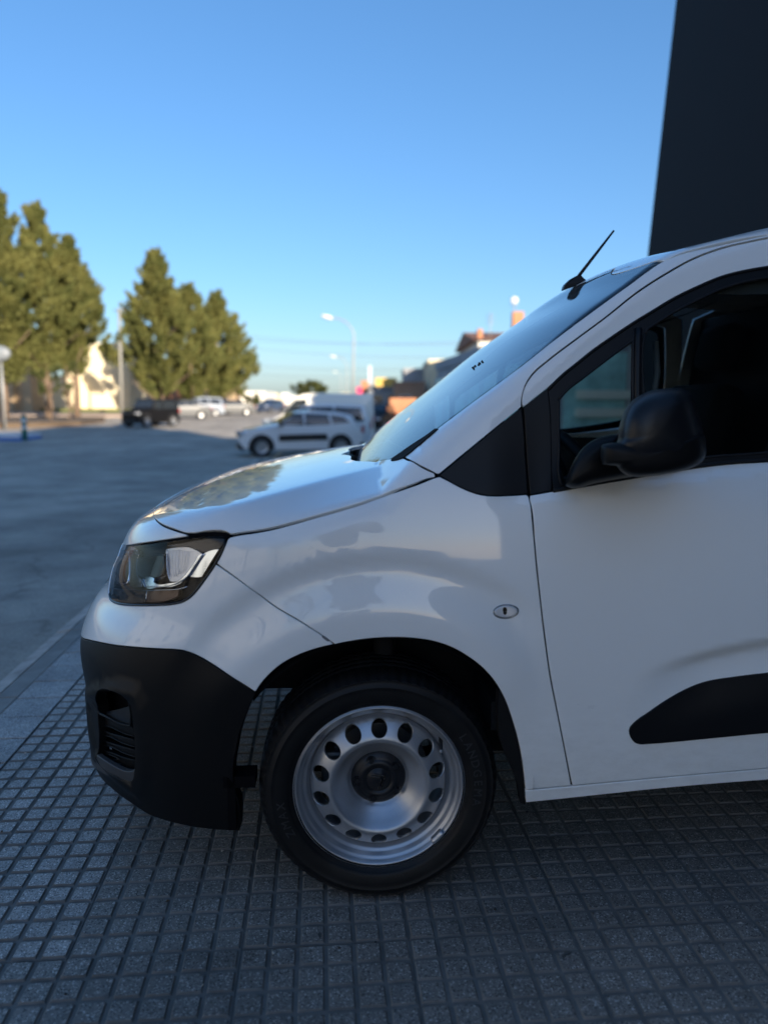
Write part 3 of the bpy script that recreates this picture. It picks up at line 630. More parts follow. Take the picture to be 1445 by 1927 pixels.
for l in ([(162, 640), (250, 652), (330, 690), (390, 706)], [(162, 640), (195, 668), (240, 690), (330, 715), (392, 732)], [(165, 704), (240, 712), (320, 752), (395, 775)], [(165, 704), (200, 735), (250, 755), (330, 780), (402, 800)], [(175, 768), (250, 778), (330, 818), (402, 840)], [(175, 768), (205, 800), (260, 820), (330, 848), (405, 864)], [(190, 828), (262, 838), (300, 858)], [(190, 828), (228, 852), (270, 880), (310, 890)]):
    bead('vent_slat', vz(l), lower, .0022, M['black_plastic'], .018, closed=False)
chin = [(171.4, 1411), (178, 1417), (190, 1427), (205, 1437), (222, 1446.5), (238, 1452.5), (250, 1452), (256.5, 1445), (259, 1434), (259.5, 1448), (256, 1460), (250, 1468), (241, 1471.3), (222, 1466.5), (195, 1455), (182, 1446.5), (171, 1438.5), (166.5, 1430)]
panel('bumper_lip', chin + [] , mat('grey_bumper_lip', (.045, .045, .046), .45, bump=.1, bscale=600), lower, 'sph', .008, 0, .012, level=-.004, bulge=.006, corner=50)
box_obj('bumper_bracket', -.395, -.315, .03, .09, .315, .345, M['void'], van)
box_obj('bumper_bracket', -.385, -.365, .03, .05, .20, .345, M['void'], van)

panel('grille', [(-.88, HW, .70), (-.86, .66, .70), (-.84, .60, .725), (-.83, .62, .775), (-.83, HW, .79)], M['gloss_black'], van, 'sph', .02, 0, .004, level=-.002, sym=True, corner=24)
panel('lower_grille', [(-.90, HW, .30), (-.88, .66, .30), (-.87, .62, .34), (-.88, .64, .46), (-.90, HW, .47)], M['void'], van, 'sph', .02, 0, .004, level=-.005, sym=True, corner=24)
# --- arch liner, underbody, bay and inner shell
def liner(cx, w0, w1, R=.408, a0=-.02, a1=2.48, zc=.30, flip=False):
    prof = []; n = 40
    vs, fs = [], []
    ws = [w0, w0 + .02, w0 + .12, w0 + .25, w1]
    for k in range(n + 1):
        for j, w in enumerate(ws):
            lo = a0 + (0 if j < 2 else .28)
            a = lo + (a1 - lo) * k / n
            r = R + (.0 if j == 0 else .006) + (.004 if (k % 8 == 0 and j > 1) else 0)
            vs.append((cx + r * math.cos(a) * .97, w if not flip else 2 * HW - w, zc + r * math.sin(a)))
    m_ = len(ws)
    for k in range(n):
        for j in range(m_ - 1): fs.append((k * m_ + j, (k + 1) * m_ + j, (k + 1) * m_ + j + 1, k * m_ + j + 1))
    return mesh_obj('arch_liner', vs, fs, M['liner'], van, smooth=True)
liner(.0, .012, .36); liner(.0, .012, .36, flip=True); liner(2.785, .03, .36, a1=PI); liner(2.785, .03, .36, a1=PI, flip=True)
bm = bmesh.new()
box(bm, -.44, .46, .36, 1.48, .50, .84); box(bm, -.46, -.16, .362, .40, .445, .51); box(bm, .10, .46, .362, .40, .38, .51); box(bm, .24, .46, .364, .398, .23, .385); box(bm, -.46, -.16, 1.44, 1.478, .445, .51); box(bm, .24, .46, 1.44, 1.478, .23, .51)
box(bm, .40, 3.44, .08, 1.76, .36, .42); box(bm, .38, 2.35, .035, .09, .30, .40); box(bm, .38, 2.35, 1.75, 1.80, .30, .40)
box(bm, 3.15, 3.46, .06, 1.78, .40, .60)
bm_obj('underbody', bm, M['under'], van)
bm = bmesh.new(); box(bm, -.60, -.34, .24, 1.60, .56, .78); bm_obj('engine_bay', bm, M['under'], van)
tube_obj('subframe', [(-.3, .30, .26), (0, .34, .21), (.3, .30, .27)], .03, M['under'], van, 6)
tube_obj('drive_shaft', [(0, .12, .303), (0, .75, .33)], .028, M['under'], van, 8)
tube_obj('damper', [(0.01, .16, .38), (.03, .22, .80)], .03, M['under'], van, 8)
bm = bmesh.new(); bmesh.ops.create_cone(bm, cap_ends=True, segments=40, radius1=.135, radius2=.135, depth=.022, matrix=Matrix.Translation((0, .135, .303)) @ Matrix.Rotation(PI / 2, 4, 'X')); box(bm, -.15, -.07, .10, .18, .25, .37, .01)
bm_obj('brake_disc', bm, mat('dull_brake_metal', (.12, .12, .12), .45, metal=.7), van)
# mud flap lip behind the front wheel
panel('arch_lip', [(987.6, 1500), (985.5, 1470), (977, 1402), (964, 1353), (949, 1313), (940.5, 1297), (938, 1330), (944, 1400), (965, 1450), (975, 1480), (980, 1512), (987.5, 1514)], M['liner'], van, 'side', .014, 0, .03, level=.012, corner=30)

# --- cabin
bm = bmesh.new()
box(bm, .30, 1.52, .10, 1.74, .42, .50)                                        # floor
box(bm, .04, .42, .12, 1.72, .86, 1.04, .03); box(bm, .20, .50, .14, 1.70, .80, 1.13, .05)     # dashboard
bm_obj('dashboard', bm, M['cabin'], van)
bm = bmesh.new(); box(bm, 1.56, 1.60, .10, 1.74, .45, 1.66, .01); bm_obj('bulkhead', bm, mat('dark_bulkhead', (.012, .013, .014), .8), van)
for k, w in enumerate((.46, 1.36)):
    st = empty('seat', parent=van)
    bm = bmesh.new(); box(bm, -.25, .27, -.25, .25, -.09, .07, .05); o = bm_obj('seat_cushion', bm, M['seat'], st, True); o.location = (1.05, w, .72)
    bm = bmesh.new(); box(bm, -.07, .06, -.25, .25, 0, .62, .05); o = bm_obj('backrest', bm, M['seat'], st, True); o.location = (1.30, w, .76); o.rotation_euler = (0, .28, 0)
    bm = bmesh.new(); box(bm, -.05, .05, -.13, .13, 0, .19, .04); o = bm_obj('headrest', bm, M['seat'], st, True); o.location = (1.49, w, 1.42); o.rotation_euler = (0, .2, 0)
vs, fs = [], []
for k in range(40):
    for j in range(10):
        a, b = 2 * PI * k / 40, 2 * PI * j / 10; R = .185 + .017 * math.cos(b)
        vs.append((.017 * math.sin(b), R * math.cos(a), R * math.sin(a)))
for k in range(40):
    for j in range(10): fs.append((k * 10 + j, ((k + 1) % 40) * 10 + j, ((k + 1) % 40) * 10 + (j + 1) % 10, k * 10 + (j + 1) % 10))
stw = mesh_obj('steering_wheel', vs, fs, M['rubber'], van, smooth=True); stw.location = (.66, .50, 1.03); stw.rotation_euler = (0, -.55, 0)
for a in (0, PI, -PI / 2): tube_obj('wheel_spoke', [(0, 0, 0), (0, .17 * math.cos(a), .17 * math.sin(a))], .018, M['rubber'], stw, 6)
tube_obj('steering_column', [(.66, .50, 1.03), (.40, .50, .93)], .045, M['cabin'], van, 10)
tube_obj('instrument_hood', [(.42, .38, 1.12), (.40, .50, 1.17), (.42, .62, 1.12)], .06, M['cabin'], van, 10)
# B pillar trim and seat belt on the near side, far door card
tube_obj('pillar_trim', [(1.28, .17, 1.60), (1.33, .13, 1.40), (1.36, .10, 1.15)], [.018, .028, .032], M['cabin'], van, 8)
dp = hits([(1233, 643), (1236, 700), (1228, 760), (1222, 800)], .20)
tube_obj('grab_handle', dp, .009, M['belt_strip'], van, 6)
box_obj('door_card', .30, 1.52, 1.72, 1.76, .45, 1.12, M['cabin'], van, .01); box_obj('door_card', .40, 1.52, .07, .10, .45, 1.04, M['cabin'], van, .01)
QC[:] = (.9, HW, .9)
panel('headlining', [(.80, .32, 1.6), (.77, HW, 1.7), (1.56, HW, 1.8), (1.56, .30, 1.7)], mat('headlining_cloth', (.10, .105, .105), .9), van, 'sph', .06, 0, .002, level=.045, mode=1, sym=True)
QC[:] = QB

# --- mirror
mir = empty('wing_mirror', parent=door)
def mp(x_, z_, w_): return (x_, w_, z_)
def pxw(q, w): return wplane(q, w)
# housing: stack of traced outlines from the inner face to the outer bulge
mo = [(1161, 829), (1163, 812), (1168.5, 789), (1176, 771), (1187, 756.5), (1202, 745), (1222, 736), (1245, 731.8), (1266, 730.6), (1284, 732), (1296, 738), (1305, 753), (1313, 778), (1321, 808), (1327.5, 838), (1326, 856), (1317, 869), (1301, 878.5), (1282, 885), (1252, 891), (1225, 894.5), (1200, 896), (1182, 893.5), (1168, 884.5), (1158, 872), (1152, 855), (1154, 840)]
mo = crom(np.array(mo, float), 5., True, 60)
mc = np.array([1243., 815.]); rings = []
for w, s, off in ((-.035, .90, (4, 2)), (-.05, .965, (3, 1)), (-.075, .995, (1, 0)), (-.11, 1.0, (0, 0)), (-.15, .985, (0, 0)), (-.185, .94, (0, 0)), (-.21, .86, (-1, 1)), (-.228, .72, (-2, 1)), (-.238, .5, (-3, 2)), (-.242, .24, (-3, 2))):
    rings.append(np.array([wplane(mc + (q - mc) * s + np.array(off), w) for q in mo]))
n = len(mo); V = np.concatenate(rings + [np.array([wplane(mc + (-3, 2), -.243)])]); Fs = []
for r in range(len(rings) - 1):
    for i in range(n): Fs.append((r * n + i, r * n + (i + 1) % n, (r + 1) * n + (i + 1) % n, (r + 1) * n + i))
o = (len(rings) - 1) * n
for i in range(n): Fs.append((o + i, o + (i + 1) % n, len(V) - 1))
Fs.append(tuple(range(n))[::-1])
mir_m = mat('mirror_plastic', (.0085, .009, .011), .36, spec=.35, bump=.1, bscale=900, bdist=.0003)
mh = mesh_obj('mirror_housing', V, Fs, mir_m, mir, smooth=True)
bmm = bmesh.new(); bmm.from_mesh(mh.data); bmesh.ops.recalc_face_normals(bmm, faces=bmm.faces[:]); bmm.to_mesh(mh.data); bmm.free()
# lower shell, slightly proud, with its step line
lo_ = [(1131, 838), (1145, 833.5), (1161, 833), (1200, 835.5), (1245, 833), (1290, 826), (1324, 816), (1328.6, 842), (1326.5, 858), (1318, 870.5), (1301.5, 880), (1282, 886.5), (1252, 892.5), (1225, 896), (1198, 897.5), (1180, 894.5), (1166, 885), (1160, 876.5), (1133, 873.5), (1129.5, 855)]
lo2 = crom(np.array(lo_, float), 5., True, 28); mc2 = np.array([1212., 864.]); rings = []
for w, s in ((-.04, .97), (-.05, 1.0), (-.13, 1.0), (-.17, 1.0), (-.195, .985), (-.213, .95), (-.226, .88), (-.235, .72), (-.239, .4)):
    rings.append(np.array([wplane(mc2 + (q - mc2) * s, w) for q in lo2]))
n = len(lo2); V = np.concatenate(rings + [np.array([wplane(mc2, -.240)])]); Fs = []
for r in range(len(rings) - 1):
    for i in range(n): Fs.append((r * n + i, r * n + (i + 1) % n, (r + 1) * n + (i + 1) % n, (r + 1) * n + i))
o = (len(rings) - 1) * n
for i in range(n): Fs.append((o + i, o + (i + 1) % n, len(V) - 1))
Fs.append(tuple(range(n))[::-1])
ml = mesh_obj('mirror_shell', V, Fs, M['black_plastic'], mir, smooth=True)
bmm = bmesh.new(); bmm.from_mesh(ml.data); bmesh.ops.recalc_face_normals(bmm, faces=bmm.faces[:]); bmm.to_mesh(ml.data); bmm.free()
# arm: swept foot rising from the door sail to the head
arm_o = [(1063.5, 914.5), (1066, 897), (1072, 882), (1082, 862), (1094, 845), (1103, 836.5), (1112, 830.5), (1123, 825), (1135, 821), (1149, 818), (1166, 817), (1172, 850), (1190, 880), (1190, 897), (1160, 902), (1120, 909.5), (1071, 917.8)]
ar = crom(np.array(arm_o, float), 5., True, 50); mc3 = np.array([1128., 872.]); rings = []
for w, s in ((.05, 1.0), (.02, 1.0), (-.01, .995), (-.04, .985), (-.062, .95), (-.078, .87), (-.088, .74), (-.094, .5)):
    rings.append(np.array([wplane(mc3 + (q - mc3) * s, w) for q in ar]))
n = len(ar); V = np.concatenate(rings + [np.array([wplane(mc3, -.096)])]); Fs = []
for r in range(len(rings) - 1):
    for i in range(n): Fs.append((r * n + i, r * n + (i + 1) % n, (r + 1) * n + (i + 1) % n, (r + 1) * n + i))
o = (len(rings) - 1) * n
for i in range(n): Fs.append((o + i, o + (i + 1) % n, len(V) - 1))
ma = mesh_obj('mirror_arm', V, Fs, M['black_plastic'], mir, smooth=True)
bmm = bmesh.new(); bmm.from_mesh(ma.data); bmesh.ops.recalc_face_normals(bmm, faces=bmm.faces[:]); bmm.to_mesh(ma.data); bmm.free()

# --- side marker lamp
mk = empty('side_marker', parent=van)
ell = lambda cx, cy, a, b, rot=-.06, n=20: [(cx + a * math.cos(t) * math.cos(rot) - b * math.sin(t) * math.sin(rot), cy + a * math.cos(t) * math.sin(rot) + b * math.sin(t) * math.cos(rot)) for t in np.linspace(0, 2 * PI, n, endpoint=False)]
panel('marker_base', ell(952, 1151, 23.5, 13), mat('marker_rim', (.35, .37, .38), .2, metal=.6), mk, 'side', .004, 0, .004, level=-.0015, corner=90)
panel('marker_reflector', ell(952, 1151, 20, 9.5), mat('marker_silver', (.75, .77, .8), .3, metal=.35), mk, 'side', .004, 0, .002, level=-.004, bulge=.003, corner=90)
panel('marker_bulb', ell(950, 1150, 3.5, 6), M['gloss_black'], mk, 'side', .003, 0, .002, level=-.006, corner=90)
panel('marker_glass', ell(952, 1151, 21.5, 11), M['lens'], mk, 'side', .004, 0, .002, level=-.006, bulge=.006, corner=90)

# --- aerial
aer = empty('roof_aerial', parent=van)
ab0, ab1, at1 = wplane((1072, 541), HW), wplane((1096, 528), HW), wplane((1154.5, 434), HW)
bm = bmesh.new()
P_ = [wplane(q, HW) for q in ((1057, 547.5), (1060, 537), (1072, 525.5), (1085, 518.5), (1091, 517), (1099, 528.5), (1102, 531))]
for sx in (-1, 1):
    vs_ = [bm.verts.new((p[0], HW + sx * (.016 if i not in (3, 4) else .007), p[2])) for i, p in enumerate(P_)]
    bm.faces.new(vs_ if sx > 0 else vs_[::-1])
bm.verts.ensure_lookup_table(); m_ = len(P_)
for i in range(m_): bm.faces.new((bm.verts[i], bm.verts[(i + 1) % m_], bm.verts[m_ + (i + 1) % m_], bm.verts[m_ + i]))
bmesh.ops.bevel(bm, geom=bm.edges[:], offset=.003, segments=2, affect='EDGES')
bm_obj('aerial_base', bm, M['satin_black'], aer)
a0 = wplane((1088, 520), HW)
tube_obj('aerial_rod', [a0, a0 + (at1 - a0) * .5, at1], [.0062, .0052, .0034], M['satin_black'], aer, 8)

# --- wheels
WZ = .303
def make_wheel():
    root = empty('wheel', parent=van); root.location = (0, .03, WZ)
    # tyre
    prof = [(.212, .030), (.214, .012), (.219, .004), (.2235, .0005), (.229, -.0035), (.232, -.0042), (.233, -.0058), (.240, -.0082), (.250, -.0105), (.262, -.0118), (.272, -.0118), (.2735, -.0128), (.2755, -.0128), (.277, -.0112), (.284, -.0095), (.2905, -.006), (.2915, -.0072), (.2935, -.0068), (.2945, -.004), (.300, .003), (.304, .011), (.3068, .020), (.3085, .032)]
    for c in (.055, .085, .115, .145): prof += [(.3098, c - .007), (.3095, c - .004), (.302, c - .0035), (.302, c + .0035), (.3095, c + .004)]
    prof += [(.3085, .168), (.304, .185), (.29, .20), (.262, .208), (.232, .204), (.215, .196), (.212, .17)]
    n = 288; vs, fs = [], []
    m_ = len(prof)
    for k in range(n):
        a = 2 * PI * k / n; c, s = math.cos(a), math.sin(a); g = (k % 4 == 0)
        for j, (r, d) in enumerate(prof):
            rr, dd_ = r, d
            if g and .293 < r and (d < .034 or d > .165): rr -= .0035; dd_ += .002 if d < .1 else -.002
            if g and r > .306 and .034 < d < .165: rr -= .002
            z = rr * s
            if s < 0: z = max(z, -WZ + .0005)
            bulge = 0
            if s < -.85 and d < .03 and r > .23: bulge = -.004 * (-s - .85) / .15
            vs.append((rr * c, dd_ + bulge, z))
    for k in range(n):
        k2 = (k + 1) % n
        for j in range(m_ - 1): fs.append((k * m_ + j, k * m_ + j + 1, k2 * m_ + j + 1, k2 * m_ + j))
    ty = mesh_obj('tyre', vs, fs, M['tyre'], root, smooth=True)
    # sidewall lettering
    def arc_text(txt, a_mid, r, size, da, parent):
        n_ = len(txt)
        for i, ch in enumerate(txt):
            if ch == ' ': continue
            cu = bpy.data.curves.new('letter', 'FONT'); cu.body = ch; cu.size = size; cu.extrude = .0007; cu.align_x = 'CENTER'; cu.align_y = 'CENTER'; cu.resolution_u = 3
            tmp = bpy.data.objects.new('letter', cu); COL.objects.link(tmp); dg = bpy.context.evaluated_depsgraph_get(); me = bpy.data.meshes.new_from_object(tmp.evaluated_get(dg)); bpy.data.objects.remove(tmp)
            me.materials.clear(); me.materials.append(M['letter'])
            a = a_mid - (i - (n_ - 1) / 2) * da
            o = link(bpy.data.objects.new('sidewall_letter', me), parent)
            th = a - PI / 2
            o.matrix_local = Matrix.Translation((r * math.cos(a), -.0122, r * math.sin(a))) @ Matrix.Rotation(-th, 4, 'Y') @ Matrix.Rotation(PI / 2, 4, 'X')
    M['letter'] = mat('tyre_lettering', (.022, .024, .027), .45)
    arc_text('ZMAX', math.radians(197), .252, .030, .105, ty)
    arc_text('LANDGEMA', math.radians(12), .252, .030, .105, ty)
    arc_text('195/65R15', math.radians(275), .247, .012, .042, ty)
    # rim: barrel and flange
    rp = [(.2185, .0), (.2215, .002), (.2225, .006), (.219, .009), (.2165, .003), (.2145, .0015), (.2115, .004), (.2085, .013), (.2065, .0165), (.203, .018), (.2, .021), (.197, .030), (.194, .0335), (.1905, .035), (.187, .0385), (.1845, .050), (.182, .056), (.178, .058), (.178, .15)]
    rv, rf = lathe(rp, 144); rim = mesh_obj('rim', rv, rf, M['steel'], root, smooth=True)
    # disc with 14 holes
    def dprof(r): return interp(r, [.070, .0735, .080, .092, .104, .114, .121, .127, .135, .145, .155, .165, .172, .1765, .179], [.060, .058, .0515, .041, .0285, .016, .0085, .0065, .0085, .0135, .0195, .027, .034, .043, .056])
    circ = lambda r, n_: np.array([(r * math.cos(t), r * math.sin(t)) for t in np.linspace(0, 2 * PI, n_, endpoint=False)])
    outer = circ(.179, 144); hl_ = [circ(.072, 72)[::1]]
    for k in range(14):
        a = PI / 2 + 2 * PI * k / 14; cx, cz = .1535 * math.cos(a), .1535 * math.sin(a)
        e = circ(1, 26); hl_.append(np.array([(cx + p[0] * .0212 * -math.sin(a) + p[1] * .0222 * math.cos(a), cz + p[0] * .0212 * math.cos(a) + p[1] * .0222 * math.sin(a)) for p in e]))
    V2, T_, loops = fill2(outer, .0052, hl_)
    r = np.hypot(V2[:, 0], V2[:, 1]); d = dprof(r); e = 1e-4; sl_ = (dprof(r + e) - dprof(r - e)) / (2 * e)
    Vd = np.stack([V2[:, 0], d, V2[:, 1]], 1); nr = np.stack([sl_ * V2[:, 0] / r, -np.ones(len(r)), sl_ * V2[:, 1] / r], 1); nr /= np.linalg.norm(nr, axis=1)[:, None]
    VV, NN, F_ = list(Vd), list(nr), []
    for f in T_:
        nn = np.cross(Vd[f[1]] - Vd[f[0]], Vd[f[2]] - Vd[f[0]]); F_.append(tuple(f) if nn @ nr[f[0]] > 0 else tuple(f)[::-1])
    MI = [0] * len(F_)
    for L in loops[2:]:
        idx = np.array(L); Pv, Nv = Vd[idx], nr[idx]; cen = Pv.mean(0); inn = cen - Pv; inn /= np.linalg.norm(inn, axis=1)[:, None]
        o = len(VV); n_ = len(L)
        p1 = Pv + inn * .0012 - Nv * .0006; p2 = p1 - Nv * .004
        VV += list(Pv) + list(p1) + list(p1) + list(p2); NN += list(Nv * .6 + inn * .6) + list(Nv * .4 + inn * .8) + list(inn) + list(inn)
        for i in range(n_):
            j = (i + 1) % n_
            for a0, a1, mi in ((o, o + n_, 1), (o + 2 * n_, o + 3 * n_, 1)):
                q = (a0 + i, a0 + j, a1 + j, a1 + i); nn = np.cross(VV[q[1]] - VV[q[0]], VV[q[2]] - VV[q[1]]); F_.append(q if nn @ inn[i] > 0 else q[::-1]); MI.append(mi)
    disc = mesh_obj('wheel_disc', VV, F_, [M['steel'], M['steel_edge']], rim, normals=NN)
    disc.data.polygons.foreach_set('material_index', MI)
    # inner dark backing far inside, so holes show depth
    # valve
    a = math.radians(41); p0 = Vector((.196 * math.cos(a), .030, .196 * math.sin(a))); p1 = Vector((.168 * math.cos(a + .06), .004, .168 * math.sin(a + .06) - .006))
    p1 = Vector((.157, .000, .096)); p0 = Vector((.160, .030, .120))
    tube_obj('valve', [p0, p0 + (p1 - p0) * .6, p1], [.0058, .0045, .0033], M['rubber'], root, 8)
    bm = bmesh.new(); bmesh.ops.create_uvsphere(bm, u_segments=10, v_segments=8, radius=.0048, matrix=Matrix.Translation(p1)); bm_obj('valve_cap', bm, mat('grey_valve_cap', (.25, .26, .27), .4), root, True)
    # balance weight clipped on the flange
    a = math.radians(-43); vs = []
    bm = bmesh.new(); pr = []
    for k in range(12):
        t = a + (k - 5.5) * .0165; ww = .0062 if 0 < k < 11 else .004
        pr.append([bm.verts.new(((.2065 + dr) * math.cos(t), dd_, (.2065 + dr) * math.sin(t))) for dr, dd_ in ((-ww, .012), (-ww * .8, -.004), (ww * .9, -.0065), (ww * 1.35, -.002), (ww, .010))])
    for p, q in zip(pr[:-1], pr[1:]):
        for i in range(5): bm.faces.new((p[i], p[(i + 1) % 5], q[(i + 1) % 5], q[i]))
    bm.faces.new(pr[0]); bm.faces.new(pr[-1][::-1]); bm_obj('balance_weight', bm, mat('zinc_weight', (.50, .52, .54), .4, metal=.8, noise=.2, nscale=50), rim, True)
    # cap
    capo = empty('hub_cap', parent=root)
    cv, cf = lathe([(.0, .0435), (.030, .0437), (.0302, .0455), (.034, .0455), (.0342, .0438), (.052, .0450), (.0525, .0470), (.0560, .0472), (.060, .0495), (.066, .052), (.070, .056), (.073, .062), (.0745, .068)], 72)
    mesh_obj('cap_disc', cv, cf, M['cap'], capo, smooth=True)
    for k in range(5):
        a = PI / 2 + .35 + 2 * PI * k / 5; bm = bmesh.new()
        bmesh.ops.create_cone(bm, cap_ends=True, segments=6, radius1=.0085, radius2=.0078, depth=.007, matrix=Matrix.Translation((.0555 * math.cos(a), .046, .0555 * math.sin(a))) @ Matrix.Rotation(PI / 2, 4, 'X'))
        bmesh.ops.create_cone(bm, cap_ends=False, segments=20, radius1=.0125, radius2=.0115, depth=.005, matrix=Matrix.Translation((.0555 * math.cos(a), .0465, .0555 * math.sin(a))) @ Matrix.Rotation(PI / 2, 4, 'X'))
        bm_obj('wheel_bolt', bm, M['cap'], capo)
    for k, s in enumerate((0, 1)):          # the two raised chevrons of the cap's emblem, turned with the wheel
        pts = [(-.020, -.010 - .0105 * s + .0), (-.010, .0015 - .0105 * s), (0, .0105 - .0105 * s), (.010, .0015 - .0105 * s), (.020, -.010 - .0105 * s)]
        pts = [(x_, z_ + .008) for x_, z_ in pts]; rt = math.radians(-62)
        P3 = [(x_ * math.cos(rt) - z_ * math.sin(rt), .0425, x_ * math.sin(rt) + z_ * math.cos(rt)) for x_, z_ in pts]
        tube_obj('emblem_chevron', [tuple(p) for p in crom(np.array(P3), .003, False, 90)], .0026, M['gloss_black'], capo, 6)
    return root
wheel = make_wheel()
for (x, w, fl) in ((2.785, .03, 0), (0, 2 * HW - .03, 1), (2.785, 2 * HW - .03, 1)):
    c = copy_tree(wheel, van); c.location = (x, w, WZ)
    if fl: c.rotation_euler = (0, 0, PI)

# ------------------------------------------------------------------ ground
GY = .08258351; GU, GV = .60097535, -1.61601479
def g2w(gx, gy, z=0.):      # paving grid -> world
    x, y = gx - GU, gy - GV; c, s = math.cos(GY), math.sin(GY)
    return Vector((c * x - s * y, s * x + c * y, z))
ky = [-60, 2, 8, 16, 23, 30, 47, 58, 80, 400]; kz = [-.085, -.085, -.15, -.38, -.50, -.50, -.27, -.14, .0, .0]
def road_z(y): return float(interp(np.array(y), ky, kz))
M['asphalt'] = mat('asphalt', (.35, .31, .255), .85, noise=.35, nscale=1.1, bump=.5, bscale=160, bdist=.004)
t = M['asphalt'].node_tree; b = t.nodes['Principled BSDF']
sp_ = t.nodes.new('ShaderNodeTexVoronoi'); sp_.inputs['Scale'].default_value = 130; tc_ = t.nodes.new('ShaderNodeTexCoord'); t.links.new(tc_.outputs['Object'], sp_.inputs['Vector'])
mx_ = t.nodes.new('ShaderNodeMixRGB'); mx_.blend_type = 'MULTIPLY'; mx_.inputs[0].default_value = .55
old = b.inputs['Base Color'].links[0].from_socket; t.links.new(old, mx_.inputs[1]); cr_ = t.nodes.new('ShaderNodeValToRGB'); cr_.color_ramp.elements[0].color = (.45, .45, .45, 1); cr_.color_ramp.elements[1].color = (1.5, 1.5, 1.5, 1)
t.links.new(sp_.outputs['Color'], cr_.inputs[0]); t.links.new(cr_.outputs[0], mx_.inputs[2]); t.links.new(mx_.outputs[0], b.inputs['Base Color'])
n_ = t.nodes.new('ShaderNodeTexNoise'); n_.inputs['Scale'].default_value = .22; n_.inputs['Detail'].default_value = 3; t.links.new(tc_.outputs['Object'], n_.inputs['Vector'])
r_ = t.nodes.new('ShaderNodeValToRGB'); r_.color_ramp.elements[0].position = .42; r_.color_ramp.elements[1].position = .56; r_.color_ramp.elements[0].color = (.86, .86, .86, 1); r_.color_ramp.elements[1].color = (1.1, 1.1, 1.1, 1); t.links.new(n_.outputs['Fac'], r_.inputs[0])
m2_ = t.nodes.new('ShaderNodeMixRGB'); m2_.blend_type = 'MULTIPLY'; m2_.inputs[0].default_value = 1; t.links.new(mx_.outputs[0], m2_.inputs[1]); t.links.new(r_.outputs[0], m2_.inputs[2])
cv_ = t.nodes.new('ShaderNodeTexVoronoi'); cv_.feature = 'DISTANCE_TO_EDGE'; cv_.inputs['Scale'].default_value = .28; cd_ = t.nodes.new('ShaderNodeTexNoise'); cd_.inputs['Scale'].default_value = 1.3; cd_.inputs['Detail'].default_value = 8; t.links.new(tc_.outputs['Object'], cd_.inputs['Vector'])
av_ = t.nodes.new('ShaderNodeMixRGB'); av_.blend_type = 'ADD'; av_.inputs[0].default_value = 1; t.links.new(tc_.outputs['Object'], av_.inputs[1]); t.links.new(cd_.outputs['Color'], av_.inputs[2]); t.links.new(av_.outputs[0], cv_.inputs['Vector'])
cr2 = t.nodes.new('ShaderNodeValToRGB'); cr2.color_ramp.elements[0].position = .0; cr2.color_ramp.elements[1].position = .005; cr2.color_ramp.elements[0].color = (.66, .66, .66, 1); t.links.new(cv_.outputs['Distance'], cr2.inputs[0])
m3_ = t.nodes.new('ShaderNodeMixRGB'); m3_.blend_type = 'MULTIPLY'; m3_.inputs[0].default_value = 1; t.links.new(m2_.outputs[0], m3_.inputs[1]); t.links.new(cr2.outputs[0], m3_.inputs[2]); t.links.new(m3_.outputs[0], b.inputs['Base Color'])
root_g = empty('street_grid', tuple(g2w(0, 0)), GY, kind='group')
# road sheet
ys = list(np.arange(-40, 10, 2.5)) + list(np.arange(10, 100, 3)) + [120, 160, 220, 400, 1200, 3500]
xs = [-3000, -600, -150, -60, -30, -20, -14, -9, -6, -3, -.905]
vs, fs = [], []
for y in ys:
    for x in xs:
        p = g2w(x, y - 0); vs.append((p.x, p.y, road_z(p.y)))
n = len(xs)
for j in range(len(ys) - 1):
    for i in range(n - 1): fs.append((j * n + i, j * n + i + 1, (j + 1) * n + i + 1, (j + 1) * n + i))
# world-space mesh: no parent
road = mesh_obj('road', vs, fs, M['asphalt'], None, smooth=True); tag(road, 'worn grey asphalt road in shade running away beside the tiled pavement', 'road', kind='structure')
# land beyond, to the horizon on the right
vs, fs = [], []
xr = [-.905, 8, 30, 100, 600, 3000]
for y in ys:
    for x in xr:
        p = g2w(x, y); z = min(0, road_z(p.y)) - .10 if p.y < 12 else road_z(p.y) - .02; vs.append((p.x, p.y, z))
n = len(xr)
for j in range(len(ys) - 1):
    for i in range(n - 1): fs.append((j * n + i, j * n + i + 1, (j + 1) * n + i + 1, (j + 1) * n + i))
gl = mesh_obj('ground', vs, fs, M['asphalt'], None, smooth=True); tag(gl, 'flat grey ground under the pavement and the buildings on the right', 'ground', kind='structure')

